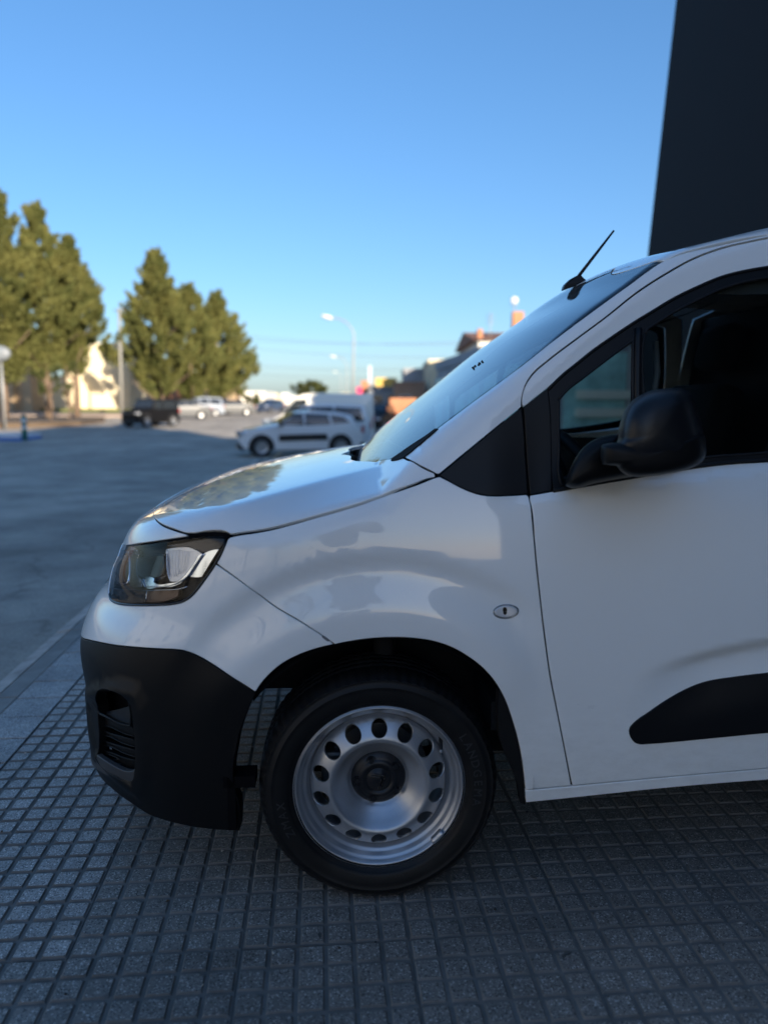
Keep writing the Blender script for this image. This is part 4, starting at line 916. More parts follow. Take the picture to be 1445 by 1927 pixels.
# paving
def terrazzo(name, base, chip, dark, rand):
    m, t, b = new_mat(name)
    tc = t.nodes.new('ShaderNodeTexCoord'); oi = t.nodes.new('ShaderNodeObjectInfo')
    ad = t.nodes.new('ShaderNodeVectorMath'); ad.operation = 'ADD'; t.links.new(tc.outputs['Object'], ad.inputs[0])
    cx = t.nodes.new('ShaderNodeVectorMath'); cx.operation = 'SCALE'; cx.inputs[3].default_value = 1.0
    t.links.new(oi.outputs['Location'], ad.inputs[1])
    v = t.nodes.new('ShaderNodeTexVoronoi'); v.inputs['Scale'].default_value = 300; v.inputs['Randomness'].default_value = 1; t.links.new(ad.outputs[0], v.inputs['Vector'])
    r = t.nodes.new('ShaderNodeValToRGB'); r.color_ramp.interpolation = 'CONSTANT'
    e = r.color_ramp.elements; e[0].color = (*dark, 1); e[1].position = .12; e[1].color = (*base, 1)
    x = e.new(.62); x.color = tuple(c * 1.25 for c in base) + (1,); x = e.new(.84); x.color = (*chip, 1); x = e.new(.95); x.color = tuple(min(1, c * 1.5) for c in chip) + (1,)
    sx = t.nodes.new('ShaderNodeSeparateColor'); t.links.new(v.outputs['Color'], sx.inputs[0]); t.links.new(sx.outputs[0], r.inputs[0])
    n = t.nodes.new('ShaderNodeTexNoise'); n.inputs['Scale'].default_value = 2.3; n.inputs['Detail'].default_value = 8; n.inputs['Roughness'].default_value = .7; t.links.new(ad.outputs[0], n.inputs['Vector'])
    mr = t.nodes.new('ShaderNodeMapRange'); mr.inputs['From Min'].default_value = .3; mr.inputs['From Max'].default_value = .7; mr.inputs['To Min'].default_value = .62; mr.inputs['To Max'].default_value = 1.25; t.links.new(n.outputs['Fac'], mr.inputs['Value'])
    m2 = t.nodes.new('ShaderNodeMapRange'); m2.inputs['To Min'].default_value = 1 - rand; m2.inputs['To Max'].default_value = 1 + rand; t.links.new(oi.outputs['Random'], m2.inputs['Value'])
    mu = t.nodes.new('ShaderNodeMath'); mu.operation = 'MULTIPLY'; t.links.new(mr.outputs[0], mu.inputs[0]); t.links.new(m2.outputs[0], mu.inputs[1])
    hs = t.nodes.new('ShaderNodeHueSaturation'); t.links.new(r.outputs[0], hs.inputs['Color']); t.links.new(mu.outputs[0], hs.inputs['Value']); t.links.new(hs.outputs[0], b.inputs['Base Color'])
    b.inputs['Roughness'].default_value = .58; b.inputs['Specular IOR Level'].default_value = .45
    n3 = t.nodes.new('ShaderNodeTexNoise'); n3.inputs['Scale'].default_value = 420; t.links.new(ad.outputs[0], n3.inputs['Vector'])
    bp = t.nodes.new('ShaderNodeBump'); bp.inputs['Strength'].default_value = .5; bp.inputs['Distance'].default_value = .001; t.links.new(n3.outputs['Fac'], bp.inputs['Height']); t.links.new(bp.outputs[0], b.inputs['Normal'])
    return m
M['pad'] = terrazzo('terrazzo_pad', (.20, .178, .152), (.36, .33, .29), (.085, .078, .068), .13)
M['pad_light'] = terrazzo('terrazzo_pad_light', (.33, .30, .265), (.52, .48, .43), (.14, .13, .12), .08)
M['slab'] = terrazzo('terrazzo_slab', (.33, .30, .27), (.47, .44, .40), (.09, .09, .10), .07)
M['groove'] = mat('cement_groove', (.175, .157, .135), .8, noise=.3, nscale=9, bump=.4, bscale=260, bdist=.001, rand=.10)
M['joint'] = mat('dirty_joint', (.10, .092, .08), .95, noise=.4, nscale=20)
M['kerb'] = mat('kerb_concrete', (.44, .40, .35), .9, noise=.3, nscale=9, bump=.5, bscale=90, rand=.06)
M['gutter'] = mat('dark_cement_strip', (.26, .24, .21), .85, noise=.22, nscale=7, bump=.5, bscale=120, rand=.06)
cell = .4 / 6
def tile_mesh(nx, ny, seed, pad='pad'):
    r = random.Random(seed); bm = bmesh.new(); X, Y = nx * cell / 2, ny * cell / 2; g = .0007; zg = -.0048
    box(bm, -X + g, X - g, -Y + g, Y - g, -.035, zg, 0, 1)
    for i in range(nx):
        for j in range(ny):
            cx, cy = -X + (i + .5) * cell, -Y + (j + .5) * cell; a, b_, z = .0290, .0257, r.uniform(-.0005, .0003)
            jx, jy = r.uniform(-.0008, .0008), r.uniform(-.0008, .0008)
            lo = [bm.verts.new((cx + sx * a + jx, cy + sy * a + jy, zg)) for sx, sy in ((-1, -1), (1, -1), (1, 1), (-1, 1))]
            hi = []
            for sx, sy in ((-1, -1), (1, -1), (1, 1), (-1, 1)):
                c = r.uniform(.003, .005) if r.random() > .06 else .012
                dx, dy = ((c, 0), (0, c)) if sx * sy > 0 else ((0, c), (c, 0))
                for d in (dx, dy):
                    hi.append(bm.verts.new((cx + sx * (b_ - d[0]) + jx, cy + sy * (b_ - d[1]) + jy, z)))
            # order: (-,-): first (c,0) then (0,c) -> want ccw
            hi = [hi[1], hi[0], hi[3], hi[2], hi[5], hi[4], hi[7], hi[6]]
            f = bm.faces.new(hi); f.normal_update()
            if f.normal.z < 0: f.normal_flip()
            for k in range(4):
                c0, c1 = lo[k], lo[(k + 1) % 4]
                h0, h1, h2 = hi[(2 * k) % 8], hi[(2 * k + 1) % 8], hi[(2 * k + 2) % 8]
                try: bm.faces.new((c0, c1, h2, h1)).material_index = 1; bm.faces.new((c0, h1, h0)).material_index = 1
                except ValueError: pass
    me = bpy.data.meshes.new('paving_tile'); bmesh.ops.recalc_face_normals(bm, faces=bm.faces[:]); bm.to_mesh(me); bm.free(); me.materials.append(M[pad]); me.materials.append(M['groove']); return me
tiles = [tile_mesh(6, 6, s) for s in range(5)]; half = [tile_mesh(3, 6, 11, 'pad_light'), tile_mesh(3, 6, 12, 'pad_light')]; five = [tile_mesh(5, 6, 21, 'pad_light'), tile_mesh(5, 6, 22, 'pad_light')]; five_d = [tile_mesh(5, 6, 23), tile_mesh(5, 6, 24)]
bm = bmesh.new(); box(bm, -.0965, .0965, -.0965, .0965, -.035, -.0005, .002); slab_me = bpy.data.meshes.new('paving_slab'); bm.to_mesh(slab_me); bm.free(); slab_me.materials.append(M['slab'])
bm = bmesh.new(); box(bm, -.734, 4.6, -22, 14, -.10, -.0105); pave = bm_obj('pavement', bm, M['joint'], None); pave.location = g2w(0, 0); pave.rotation_euler = (0, 0, GY)
tag(pave, 'grey tiled pavement of small square pads with a plain slab border under the van', 'pavement', kind='structure')
pr = random.Random(3)
def lay(me, name, gx, gy):
    o = bpy.data.objects.new(name, me); link(o, pave); o.location = (gx, gy, pr.uniform(-.0012, .0008)); o.rotation_euler = (pr.gauss(0, .0022), pr.gauss(0, .0022), pr.gauss(0, .0016)); return o
for j in range(-2, 13):
    yc = (j + .5) * .4
    for i in range(0, 13): lay(pr.choice(tiles), 'paving_tile', (i + .5) * .4, yc)
    lay(pr.choice(five if j >= 0 else five_d), 'paving_tile', -.3333 / 2 - .0006, yc)
    lay(pr.choice(half), 'paving_tile', -.3342 - .1 - .001, yc)
for j in range(-4, 26): lay(slab_me, 'paving_slab', -.636, (j + .5) * .2 - .012)
# farther paving and the near strip behind the camera: same relief in one mesh each
def far_rows():
    vs, fs = [], []
    for j in range(-48, 48):
        for i in range(-8, 78):
            gx, gy = (i + .5) * cell, (j + .5) * cell
            if -.8 <= gy <= 5.2: continue
    return None
M['pave_far'] = mat('paving_far', (.115, .118, .125), .7, noise=.2, nscale=3)
t = M['pave_far'].node_tree; b = t.nodes['Principled BSDF']; br = t.nodes.new('ShaderNodeTexBrick'); br.offset = 0; br.inputs['Scale'].default_value = 1; br.inputs['Brick Width'].default_value = cell; br.inputs['Row Height'].default_value = cell; br.inputs['Mortar Size'].default_value = .007
tc_ = t.nodes.new('ShaderNodeTexCoord'); t.links.new(tc_.outputs['Object'], br.inputs['Vector']); bp = t.nodes.new('ShaderNodeBump'); bp.invert = True; bp.inputs['Distance'].default_value = .006; t.links.new(br.outputs['Fac'], bp.inputs['Height']); t.links.new(bp.outputs[0], b.inputs['Normal'])
bm = bmesh.new(); box(bm, -.734, 4.6, 5.2, 14, -.0104, -.002); box(bm, -.734, 4.6, -22, -.802, -.0104, -.002); bm_obj('paving_beyond', bm, M['pave_far'], pave)['kind'] = 'stuff'
# grit, chips and crumbs lying on the tiles
gr = random.Random(5); bm = bmesh.new()
for k in range(420):
    gx, gy = gr.uniform(-.7, 2.4), gr.uniform(-.55, 2.6) ** 1; s = gr.choice((.0012, .0016, .0022, .003, .0045)); c = Vector((gx, gy, s * .4 - .0005 - (.0045 if gr.random() < .35 else 0)))
    r_ = bmesh.ops.create_icosphere(bm, subdivisions=1, radius=s, matrix=Matrix.Translation(c) @ Matrix.Rotation(gr.random() * 6, 4, 'Z') @ Matrix.Diagonal((1, gr.uniform(.5, 1), .6, 1)))
    mi = gr.choice((0, 0, 1, 2))
    for v in r_['verts']:
        v.co += Vector([gr.uniform(-.2, .2) * s for _ in range(3)])
        for f in v.link_faces: f.material_index = mi
go = bm_obj('grit', bm, [mat('dark_grit', (.03, .028, .025), .9), mat('pale_grit', (.45, .42, .36), .9), mat('brown_leaf_crumb', (.12, .075, .04), .9)], pave); go['kind'] = 'stuff'
# dry leaves and a cigarette end
for k in range(16):
    gx, gy = gr.uniform(-.6, 2.2), gr.uniform(-.4, 1.6); a = gr.random() * 6.28; L = gr.uniform(.008, .018); bm = bmesh.new()
    p = [(-L, 0, 0), (-.2 * L, .35 * L, .002), (L, .05 * L, .001), (-.1 * L, -.35 * L, .003)]; vs_ = [bm.verts.new(q) for q in p]; bm.faces.new(vs_); o = bm_obj('dry_leaf', bm, M['joint'] if k % 3 else M['kerb'], pave); o.location = (gx, gy, .0012); o.rotation_euler = (0, 0, a)
# kerb stones and cement strip
for j in range(-3, 16):
    y0 = j * .98 - .35
    o = box_obj('cement_strip', -.826, -.738, y0 + .004, y0 + .976, -.12, -.003, M['gutter'], pave, .004)
    bm = bmesh.new(); vs_ = box(bm, -.915, -.829, y0 + .006, y0 + .974, -.14, -.004)
    for v in bm.verts:
        if v.co.x < -.90 and v.co.z > -.01: v.co.z = -.02
    bmesh.ops.bevel(bm, geom=bm.edges[:], offset=.006, segments=2, affect='EDGES')
    bm_obj('kerb_stone', bm, M['kerb'], pave)

# ------------------------------------------------------------------ buildings on the right (unseen blocks added behind the dark one shade the foreground)
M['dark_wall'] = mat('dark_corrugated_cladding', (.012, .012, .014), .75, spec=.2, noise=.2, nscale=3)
M['cream'] = mat('cream_render', (.72, .63, .44), .9, noise=.10, nscale=1.5)
M['white_wall'] = mat('white_render', (.62, .61, .57), .9, noise=.08, nscale=1.2)
M['terra'] = mat('terracotta_render', (.42, .19, .10), .9, noise=.15, nscale=1.5)
M['tan'] = mat('tan_render', (.42, .30, .18), .9, noise=.12, nscale=1.5)
M['brown'] = mat('brown_wall', (.24, .165, .12), .9, noise=.2, nscale=1)
M['greyb'] = mat('grey_blue_wall', (.30, .31, .33), .85, noise=.15, nscale=1)
M['roof_tile'] = mat('roof_tiles', (.22, .11, .07), .85, noise=.25, nscale=6)
M['pane'] = mat('dark_window_pane', (.02, .025, .03), .08, spec=.8)
M['frame_w'] = mat('pale_window_frame', (.5, .5, .48), .6)
M['teal'] = mat('teal_shop_glass', (.42, .72, .66), .4, spec=.5, noise=.35, nscale=2.2)
M['yellow'] = mat('yellow_sign_board', (.60, .40, .09), .6)
M['magenta'] = mat('pink_red_sign', (.62, .03, .12), .5)
M['pole'] = mat('galvanised_pole', (.30, .31, .31), .5, metal=.4)
M['pole_pale'] = mat('pale_concrete_pole', (.24, .235, .215), .8)
M['bark'] = mat('tree_bark', (.16, .11, .075), .95, noise=.4, nscale=6, bump=.6, bscale=20)
def leaf_mat(name, c1, c2, ns=.5):
    m, t, b = new_mat(name); b.inputs['Roughness'].default_value = .75; b.inputs['Specular IOR Level'].default_value = .2
    tc = t.nodes.new('ShaderNodeTexCoord'); n = t.nodes.new('ShaderNodeTexNoise'); n.inputs['Scale'].default_value = ns; n.inputs['Detail'].default_value = 5; n.inputs['Roughness'].default_value = .75; t.links.new(tc.outputs['Object'], n.inputs['Vector'])
    r = t.nodes.new('ShaderNodeValToRGB'); r.color_ramp.elements[0].position = .35; r.color_ramp.elements[1].position = .65; r.color_ramp.elements[0].color = (*c1, 1); r.color_ramp.elements[1].color = (*c2, 1)
    t.links.new(n.outputs['Fac'], r.inputs[0]); t.links.new(r.outputs[0], b.inputs['Base Color'])
    tr = t.nodes.new('ShaderNodeBsdfTranslucent'); t.links.new(r.outputs[0], tr.inputs[0]); mx = t.nodes.new('ShaderNodeMixShader'); mx.inputs[0].default_value = .28
    t.links.new(b.outputs[0], mx.inputs[1]); t.links.new(tr.outputs[0], mx.inputs[2]); t.links.new(mx.outputs[0], t.nodes['Material Output'].inputs[0])
    return m
M['leaf'] = leaf_mat('conifer_foliage', (.075, .092, .028), (.19, .185, .058))
M['leaf_d'] = leaf_mat('dark_foliage', (.05, .065, .025), (.10, .11, .035))

def building(name, label, gx0, gx1, gy0, gy1, h, wall, roofm=None, wins=(), base=-.6, cat='building', pitched=0., parapet=.35, grid=True):
    """Box building in street-grid coordinates (or world when grid is False); wins: (face, u0, u1, z0, z1) with face 'w' (towards the road) or 's' (towards the camera)."""
    cx, cy = (gx0 + gx1) / 2, (gy0 + gy1) / 2
    loc = g2w(cx, cy) if grid else Vector((cx, cy, 0))
    root = empty(name, (loc.x, loc.y, 0), GY if grid else 0, label, cat)
    X, Y = (gx1 - gx0) / 2, (gy1 - gy0) / 2
    box_obj('wall', -X, X, -Y, Y, base, h, wall, root, .03)
    if pitched:
        bm = bmesh.new(); e = .35
        pts = [(-X - e, -Y - e, h + .01), (X + e, -Y - e, h + .01), (X + e, Y + e, h + .01), (-X - e, Y + e, h + .01), (-X - e, 0, h + pitched), (X + e, 0, h + pitched)]
        v = [bm.verts.new(p) for p in pts]
        for f in ((0, 1, 5, 4), (2, 3, 4, 5), (0, 4, 3), (1, 2, 5), (3, 2, 1, 0)): bm.faces.new([v[i] for i in f])
        bm_obj('roof', bm, roofm or M['roof_tile'], root)
    elif parapet:
        bm = bmesh.new(); e = .06
        for a in ((-X - e, X + e, -Y - e, -Y + .15), (-X - e, X + e, Y - .15, Y + e), (-X - e, -X + .15, -Y + .152, Y - .152), (X - .15, X + e, -Y + .152, Y - .152)): box(bm, *a, h + .002, h + parapet)
        bm_obj('parapet', bm, roofm or wall, root)
    for f, u0, u1, z0, z1 in wins:
        if f == 'w': fr = box_obj('window', -X - .05, -X - .002, u0 - Y, u1 - Y, z0, z1, M['frame_w'], root); box_obj('pane', -X - .07, -X - .052, u0 - Y + .07, u1 - Y - .07, z0 + .07, z1 - .07, M['pane'], fr)
        else: fr = box_obj('window', u0 - X, u1 - X, -Y - .05, -Y - .002, z0, z1, M['frame_w'], root); box_obj('pane', u0 - X + .07, u1 - X - .07, -Y - .07, -Y - .052, z0 + .07, z1 - .07, M['pane'], fr)
    return root
darkb = empty('dark_building', tuple(g2w(0, 0)), GY, 'tall near-black windowless building rising behind the van at the right edge', 'building')
# its street face stands on x = 4.62 of the grid; far corner fitted to the photograph's edge
corner = None
for gy in np.arange(3, 20, .05):
    zc_ = 1.28 + gy * .37; p = g2w(4.62 + zc_ * .062, gy, zc_); d = np.array(p) - CAM; zz = d @ FW; px = 722.5 + FPX * (d @ RT) / zz
    if px < 1239: corner = gy; break
bm = bmesh.new(); zt = 9.5; lean = .062
def dv_(x, y, z): return bm.verts.new((x + (z - 0) * lean, y, z))
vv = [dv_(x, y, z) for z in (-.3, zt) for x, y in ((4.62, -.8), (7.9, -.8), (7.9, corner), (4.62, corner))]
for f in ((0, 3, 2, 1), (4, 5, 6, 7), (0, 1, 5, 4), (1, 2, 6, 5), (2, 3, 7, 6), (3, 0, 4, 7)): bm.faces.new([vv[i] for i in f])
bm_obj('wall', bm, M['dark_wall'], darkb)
for k in range(3):
    y = corner - 2.6 - k * 2.6
    box_obj('panel_joint', 4.60, 4.64, y, y + .02, 0, .2, M['dark_wall'], darkb)
# added unseen: blocks for shade, houses to bounce sunlight; the paint mirrors them
building('shade_block', 'unseen plain tall block added behind the dark building to shade the street', 8, 13, -34, -3.2, 14, M['dark_wall'], parapet=.3)
building('shade_block', 'unseen lower plain block added beside the tall one to shape its shade', 8.6, 13, -3, 7.0, 7.7, M['dark_wall'], parapet=0)
building('shade_block', 'second unseen plain block added for shade behind the far end of the dark building', 10.5, 22, 9.2, 17, 7.7, M['dark_wall'], parapet=.3)
rear = building('bounce_row', 'long pale row of houses added across the road behind the camera to bounce the low sun', -40, -23, -60, 2, 10, M['white_wall'], parapet=.4, base=-.5)
for k in range(14):
    for z in (1.0, 4.2, 7.4): wv = box_obj('window', 8.502, 8.56, -28.5 + k * 4.2, -27.3 + k * 4.2, z, z + 1.3, M['frame_w'], rear); box_obj('pane', 8.562, 8.58, -28.43 + k * 4.2, -27.37 + k * 4.2, z + .07, z + 1.23, M['pane'], wv)
# shop with greenish glass beyond the dark building, seen through the van's windows
shop = building('shop', 'low shop with green tinted glass front seen through the van window', 4.9, 12, 12.0, 26.5, 2.45, M['greyb'], parapet=.3)
for k in range(7): pn = box_obj('shop_window', -3.62, -3.552, -7.0 + k * 2.0, -5.15 + k * 2.0, .05, 2.1, M['teal'], shop); box_obj('mullion', -3.66, -3.62, -5.15 + k * 2., -5.0 + k * 2., .0, 2.2, M['frame_w'], shop)
for k in range(5):
    x0 = -3.4 + k * 1.3; pn = box_obj('end_window', x0, x0 + 1.15, -7.32, -7.252, .1, 2.2, M['teal'], shop)
    box_obj('end_mullion', x0 + 1.17, x0 + 1.28, -7.36, -7.30, 0, 2.3, M['frame_w'], shop)
for z in (1.35, 1.02): box_obj('lettering_strip', -3.2, -1.7, -7.38, -7.34, z, z + .16, mat('pale_strip', (.85, .85, .7), .5), shop)  # plain pale bars standing in for the shop's blurred lettering
# a row farther down the street, px ranges from the photograph
def px_building(name, label, px0, px1, pyt, Y, depth, wall, wins=(), **kw):
    x0, x1 = atx(px0, Y), atx(px1, Y); top = at(px0, pyt, Y).z
    return building(name, label, x0, x1, Y, Y + depth, top, wall, wins=wins, grid=False, **kw)
px_building('house', 'cream rendered house with flat roof behind the windscreen edge', 806, 905, 682, 62, 10, M['cream'], [('s', .8, 1.8, 2.2, 3.4), ('s', 2.6, 3.6, 2.2, 3.4)], parapet=.25)
hb = px_building('townhouse', 'tall house with brown tiled roof, brick chimneys and aerials above the windscreen', 897, 1010, 640, 48, 12, M['white_wall'], [('w', 2, 3, 2.4, 3.6), ('s', .6, 1.5, 2.4, 3.6)], pitched=1.0)
for px, pt, w in ((901.5, 618, 9), (972, 585, 20)):
    x0, x1 = atx(px - w / 2, 48.5), atx(px + w / 2, 48.5); o = box_obj('chimney', x0 - hb.location.x, x1 - hb.location.x, -5.2, -4.6, at(px, 648, 48.5).z, at(px, pt, 48.5).z, M['terra'], hb, .02)
for px, pt in ((923, 588), (968, 556)):
    b0, b1 = at(px, 640, 48.8), at(px + 1, pt, 48.8); L = [(b0.x - hb.location.x, -4.9, b0.z - .2), (b1.x - hb.location.x, -4.9, b1.z)]
    mast = tube_obj('aerial_mast', L, .03, M['pole'], hb, 6)
    for k in range(4): z = L[1][2] - .1 - .18 * k; tube_obj('aerial_bar', [(L[1][0] - .28, -4.9, z), (L[1][0] + .28, -4.9, z)], .015, M['pole'], mast, 5)
bm = bmesh.new(); p = at(968, 565, 48.8); bmesh.ops.create_uvsphere(bm, u_segments=14, v_segments=8, radius=.22, matrix=Matrix.Translation((p.x - hb.location.x, -5.15, p.z)) @ Matrix.Scale(.35, 4, (0, 1, 0))); bm_obj('dish', bm, M['white_wall'], hb, True)
px_building('house', 'dark grey house between the cream house and the brown block', 760, 812, 697, 70, 9, M['greyb'], [('s', .5, 1.4, 1.6, 2.6)], parapet=.2)
px_building('building', 'brown two storey block behind the orange wall', 742, 800, 722, 58, 9, M['brown'], [('s', .4, 1.3, .9, 1.8)], parapet=.15)
px_building('garden_wall', 'low orange rendered wall beside the windscreen base', 733, 784, 749, 44, .6, M['terra'], cat='wall', parapet=0)
px_building('workshop', 'grey blue workshop with yellow board on its roof', 694, 748, 730, 75, 9, M['greyb'], [('s', .4, 1.4, 1.0, 2.0), ('s', 1.8, 2.6, 1.0, 2.0)], parapet=.2)
px_building('building', 'narrow orange block with a pink sign beside the lamp pole', 680, 697, 719, 78, 8, M['terra'], parapet=.15)
px_building('building', 'far pale block left of the tall street lamp', 640, 668, 744, 110, 10, M['tan'], parapet=.2)
def board(name, label, px0, px1, py0, py1, Y, m, cat='sign'):
    x0, x1, z0, z1 = atx(px0, Y), atx(px1, Y), at(px0, py1, Y).z, at(px0, py0, Y).z
    r = empty(name, ((x0 + x1) / 2, Y, z0), 0, label, cat); w = (x1 - x0) / 2
    box_obj('panel', -w, w, -.06, .06, 0, z1 - z0, m, r, .01)
    gz = road_z(Y) - .1 - z0
    for s in (-.7, .7): tube_obj('post', [(s * w, .1, gz), (s * w, .1, z1 - z0 - .05)], .05, M['pole'], r, 6)
board('billboard', 'yellow board above the grey blue workshop', 706, 746, 711, 727, 73.5, M['yellow'])
board('shop_sign', 'pink and red upright sign beside the street lamp', 671, 682, 728, 746, 70, M['magenta'])
board('banner', 'narrow pale blue banner above the roofs right of the lamp pole', 693, 699, 688, 722, 72, mat('pale_banner', (.45, .52, .6), .7))
# left side buildings
px_building('warehouse', 'cream sunlit warehouse wall behind the trees', 128, 246, 648, 84, 10, M['cream'], parapet=.2)
px_building('warehouse', 'low cream wall building behind the young trees at left', 66, 132, 710, 81, 3, M['cream'], parapet=.15)
px_building('building', 'terracotta building behind the second tree and the jeep', 248, 322, 716, 100, 14, M['terra'], [('s', .8, 1.8, 1.0, 2.2)], parapet=.15)
cb = px_building('building', 'tan building with tall piers at the left edge', -60, 60, 622, 76, 3, M['tan'], parapet=.2)
for px in (3, 24, 58): x = atx(px, 76) - cb.location.x; box_obj('pier', x - .42, x + .42, -2.1, -1.52, -.3, at(0, 632, 76).z, M['tan'], cb, .03)
px_building('building', 'small beige row behind the third tree', 366, 424, 728, 104, 10, M['tan'], [('s', 1, 1.8, .8, 1.8)], parapet=.15)
px_building('building', 'low white building beyond the parked cars', 426, 500, 738, 112, 10, M['white_wall'], parapet=.15)
fr_ = random.Random(9)
for k in range(17):
    x = 452 + k * 12.5 + fr_.uniform(-3, 3); Y = fr_.uniform(240, 420); w = fr_.uniform(10, 20)
    a = atx(x, Y); b = atx(x + w, Y); top = at(x, fr_.uniform(739, 750), Y).z
    o = building('distant_house', 'tiny pale low house of the distant skyline where the street ends', a, b, Y, Y + 8, top, fr_.choice([M['white_wall'], M['tan'], M['cream'], M['terra']]), grid=False, parapet=0)
    o['group'] = 'distant houses of the skyline'

# ------------------------------------------------------------------ verge, plaza and island on the left
M['plaza'] = mat('pinkish_plaza_paving', (.30, .235, .19), .9, noise=.12, nscale=.6)
M['verge'] = mat('dry_brown_verge', (.10, .070, .045), .95, noise=.35, nscale=.8)
M['grass'] = mat('short_grass', (.10, .11, .03), .95, noise=.4, nscale=1.5)
def sheet(name, pts, z, m, label, cat, th=.15):
    bm = bmesh.new(); v = [bm.verts.new((x, y, z)) for x, y in pts]; f = bm.faces.new(v); f.normal_update()
    if f.normal.z < 0: f.normal_flip()
    r = bmesh.ops.extrude_face_region(bm, geom=[f]); 
    for e in r['geom']:
        if isinstance(e, bmesh.types.BMVert): e.co.z -= th
    return tag(bm_obj(name, bm, m), label, cat, kind='structure')
sheet('plaza', [(-90, 62), (atx(200, 62), 62), (atx(330, 66), 66), (atx(470, 110), 110), (atx(440, 150), 150), (-130, 150)], .10, M['plaza'], 'pinkish paved plaza behind the left trees', 'plaza', .9)
sheet('verge', [(-90, 43), (atx(0, 43), 43), (atx(60, 44), 44), (atx(150, 47), 47), (atx(196, 52), 52), (atx(196, 61.9), 61.9), (-90, 61.9)], -.02, M['verge'], 'dry brown verge under the left trees', 'verge', .9)
for a in ((100, 250),): 
    o = sheet('grass_strip', [(atx(a[0], 80), 77), (atx(a[1], 80), 77), (atx(a[1], 80), 80), (atx(a[0], 80), 80)], .45, M['grass'], 'strip of short grass at the foot of the cream wall', 'grass', .5)
isl = empty('traffic_island', (0, 0, 0), 0, 'blue edged white kerb island at the left edge of the road', 'kerb')
Y = 33.5; zb = road_z(Y)
box_obj('painted_top', atx(-60, Y), atx(50, Y), Y - .9, Y + 1.2, zb + .13, zb + .26, mat('white_paint_kerb', (.62, .64, .66), .7), isl, .02)
box_obj('painted_edge', atx(-60, Y), atx(52, Y), Y - .95, Y + 1.25, zb - .2, zb + .129, mat('blue_kerb', (.03, .14, .42), .6), isl, .02)
dl = empty('delineator_post', (atx(43, 33), 33, road_z(33)), 0, 'green flexible post with white bands on the kerb island', 'post')
h = at(43, 781, 33).z - road_z(33)
tube_obj('post', [(0, 0, 0), (0, 0, h)], .11, mat('green_post', (.01, .13, .10), .4), dl, 12)
for f in (.45, .72): tube_obj('band', [(0, 0, h * f), (0, 0, h * (f + .12))], .114, mat('white_band', (.7, .72, .72), .4), dl, 12)
# round white sign at the very left
rs = empty('round_sign', (atx(6, 41), 41, 0), 0, 'pale rounded sign on a dark post at the left edge', 'sign')
bm = bmesh.new(); z = at(6, 665, 41).z; bmesh.ops.create_uvsphere(bm, u_segments=20, v_segments=12, radius=1, matrix=Matrix.Translation((0, 0, z)) @ Matrix.Diagonal((.62, .25, .42, 1))); bm_obj('sign_face', bm, mat('pale_sign', (.17, .19, .21), .5), rs, True)
tube_obj('post', [(0, .1, -.3), (0, .1, z)], .07, M['pole'], rs, 8)
board('notice_sign', 'small pink sign under the left trees', 84, 92, 691, 703, 62, mat('pink_sign', (.45, .10, .12), .6))

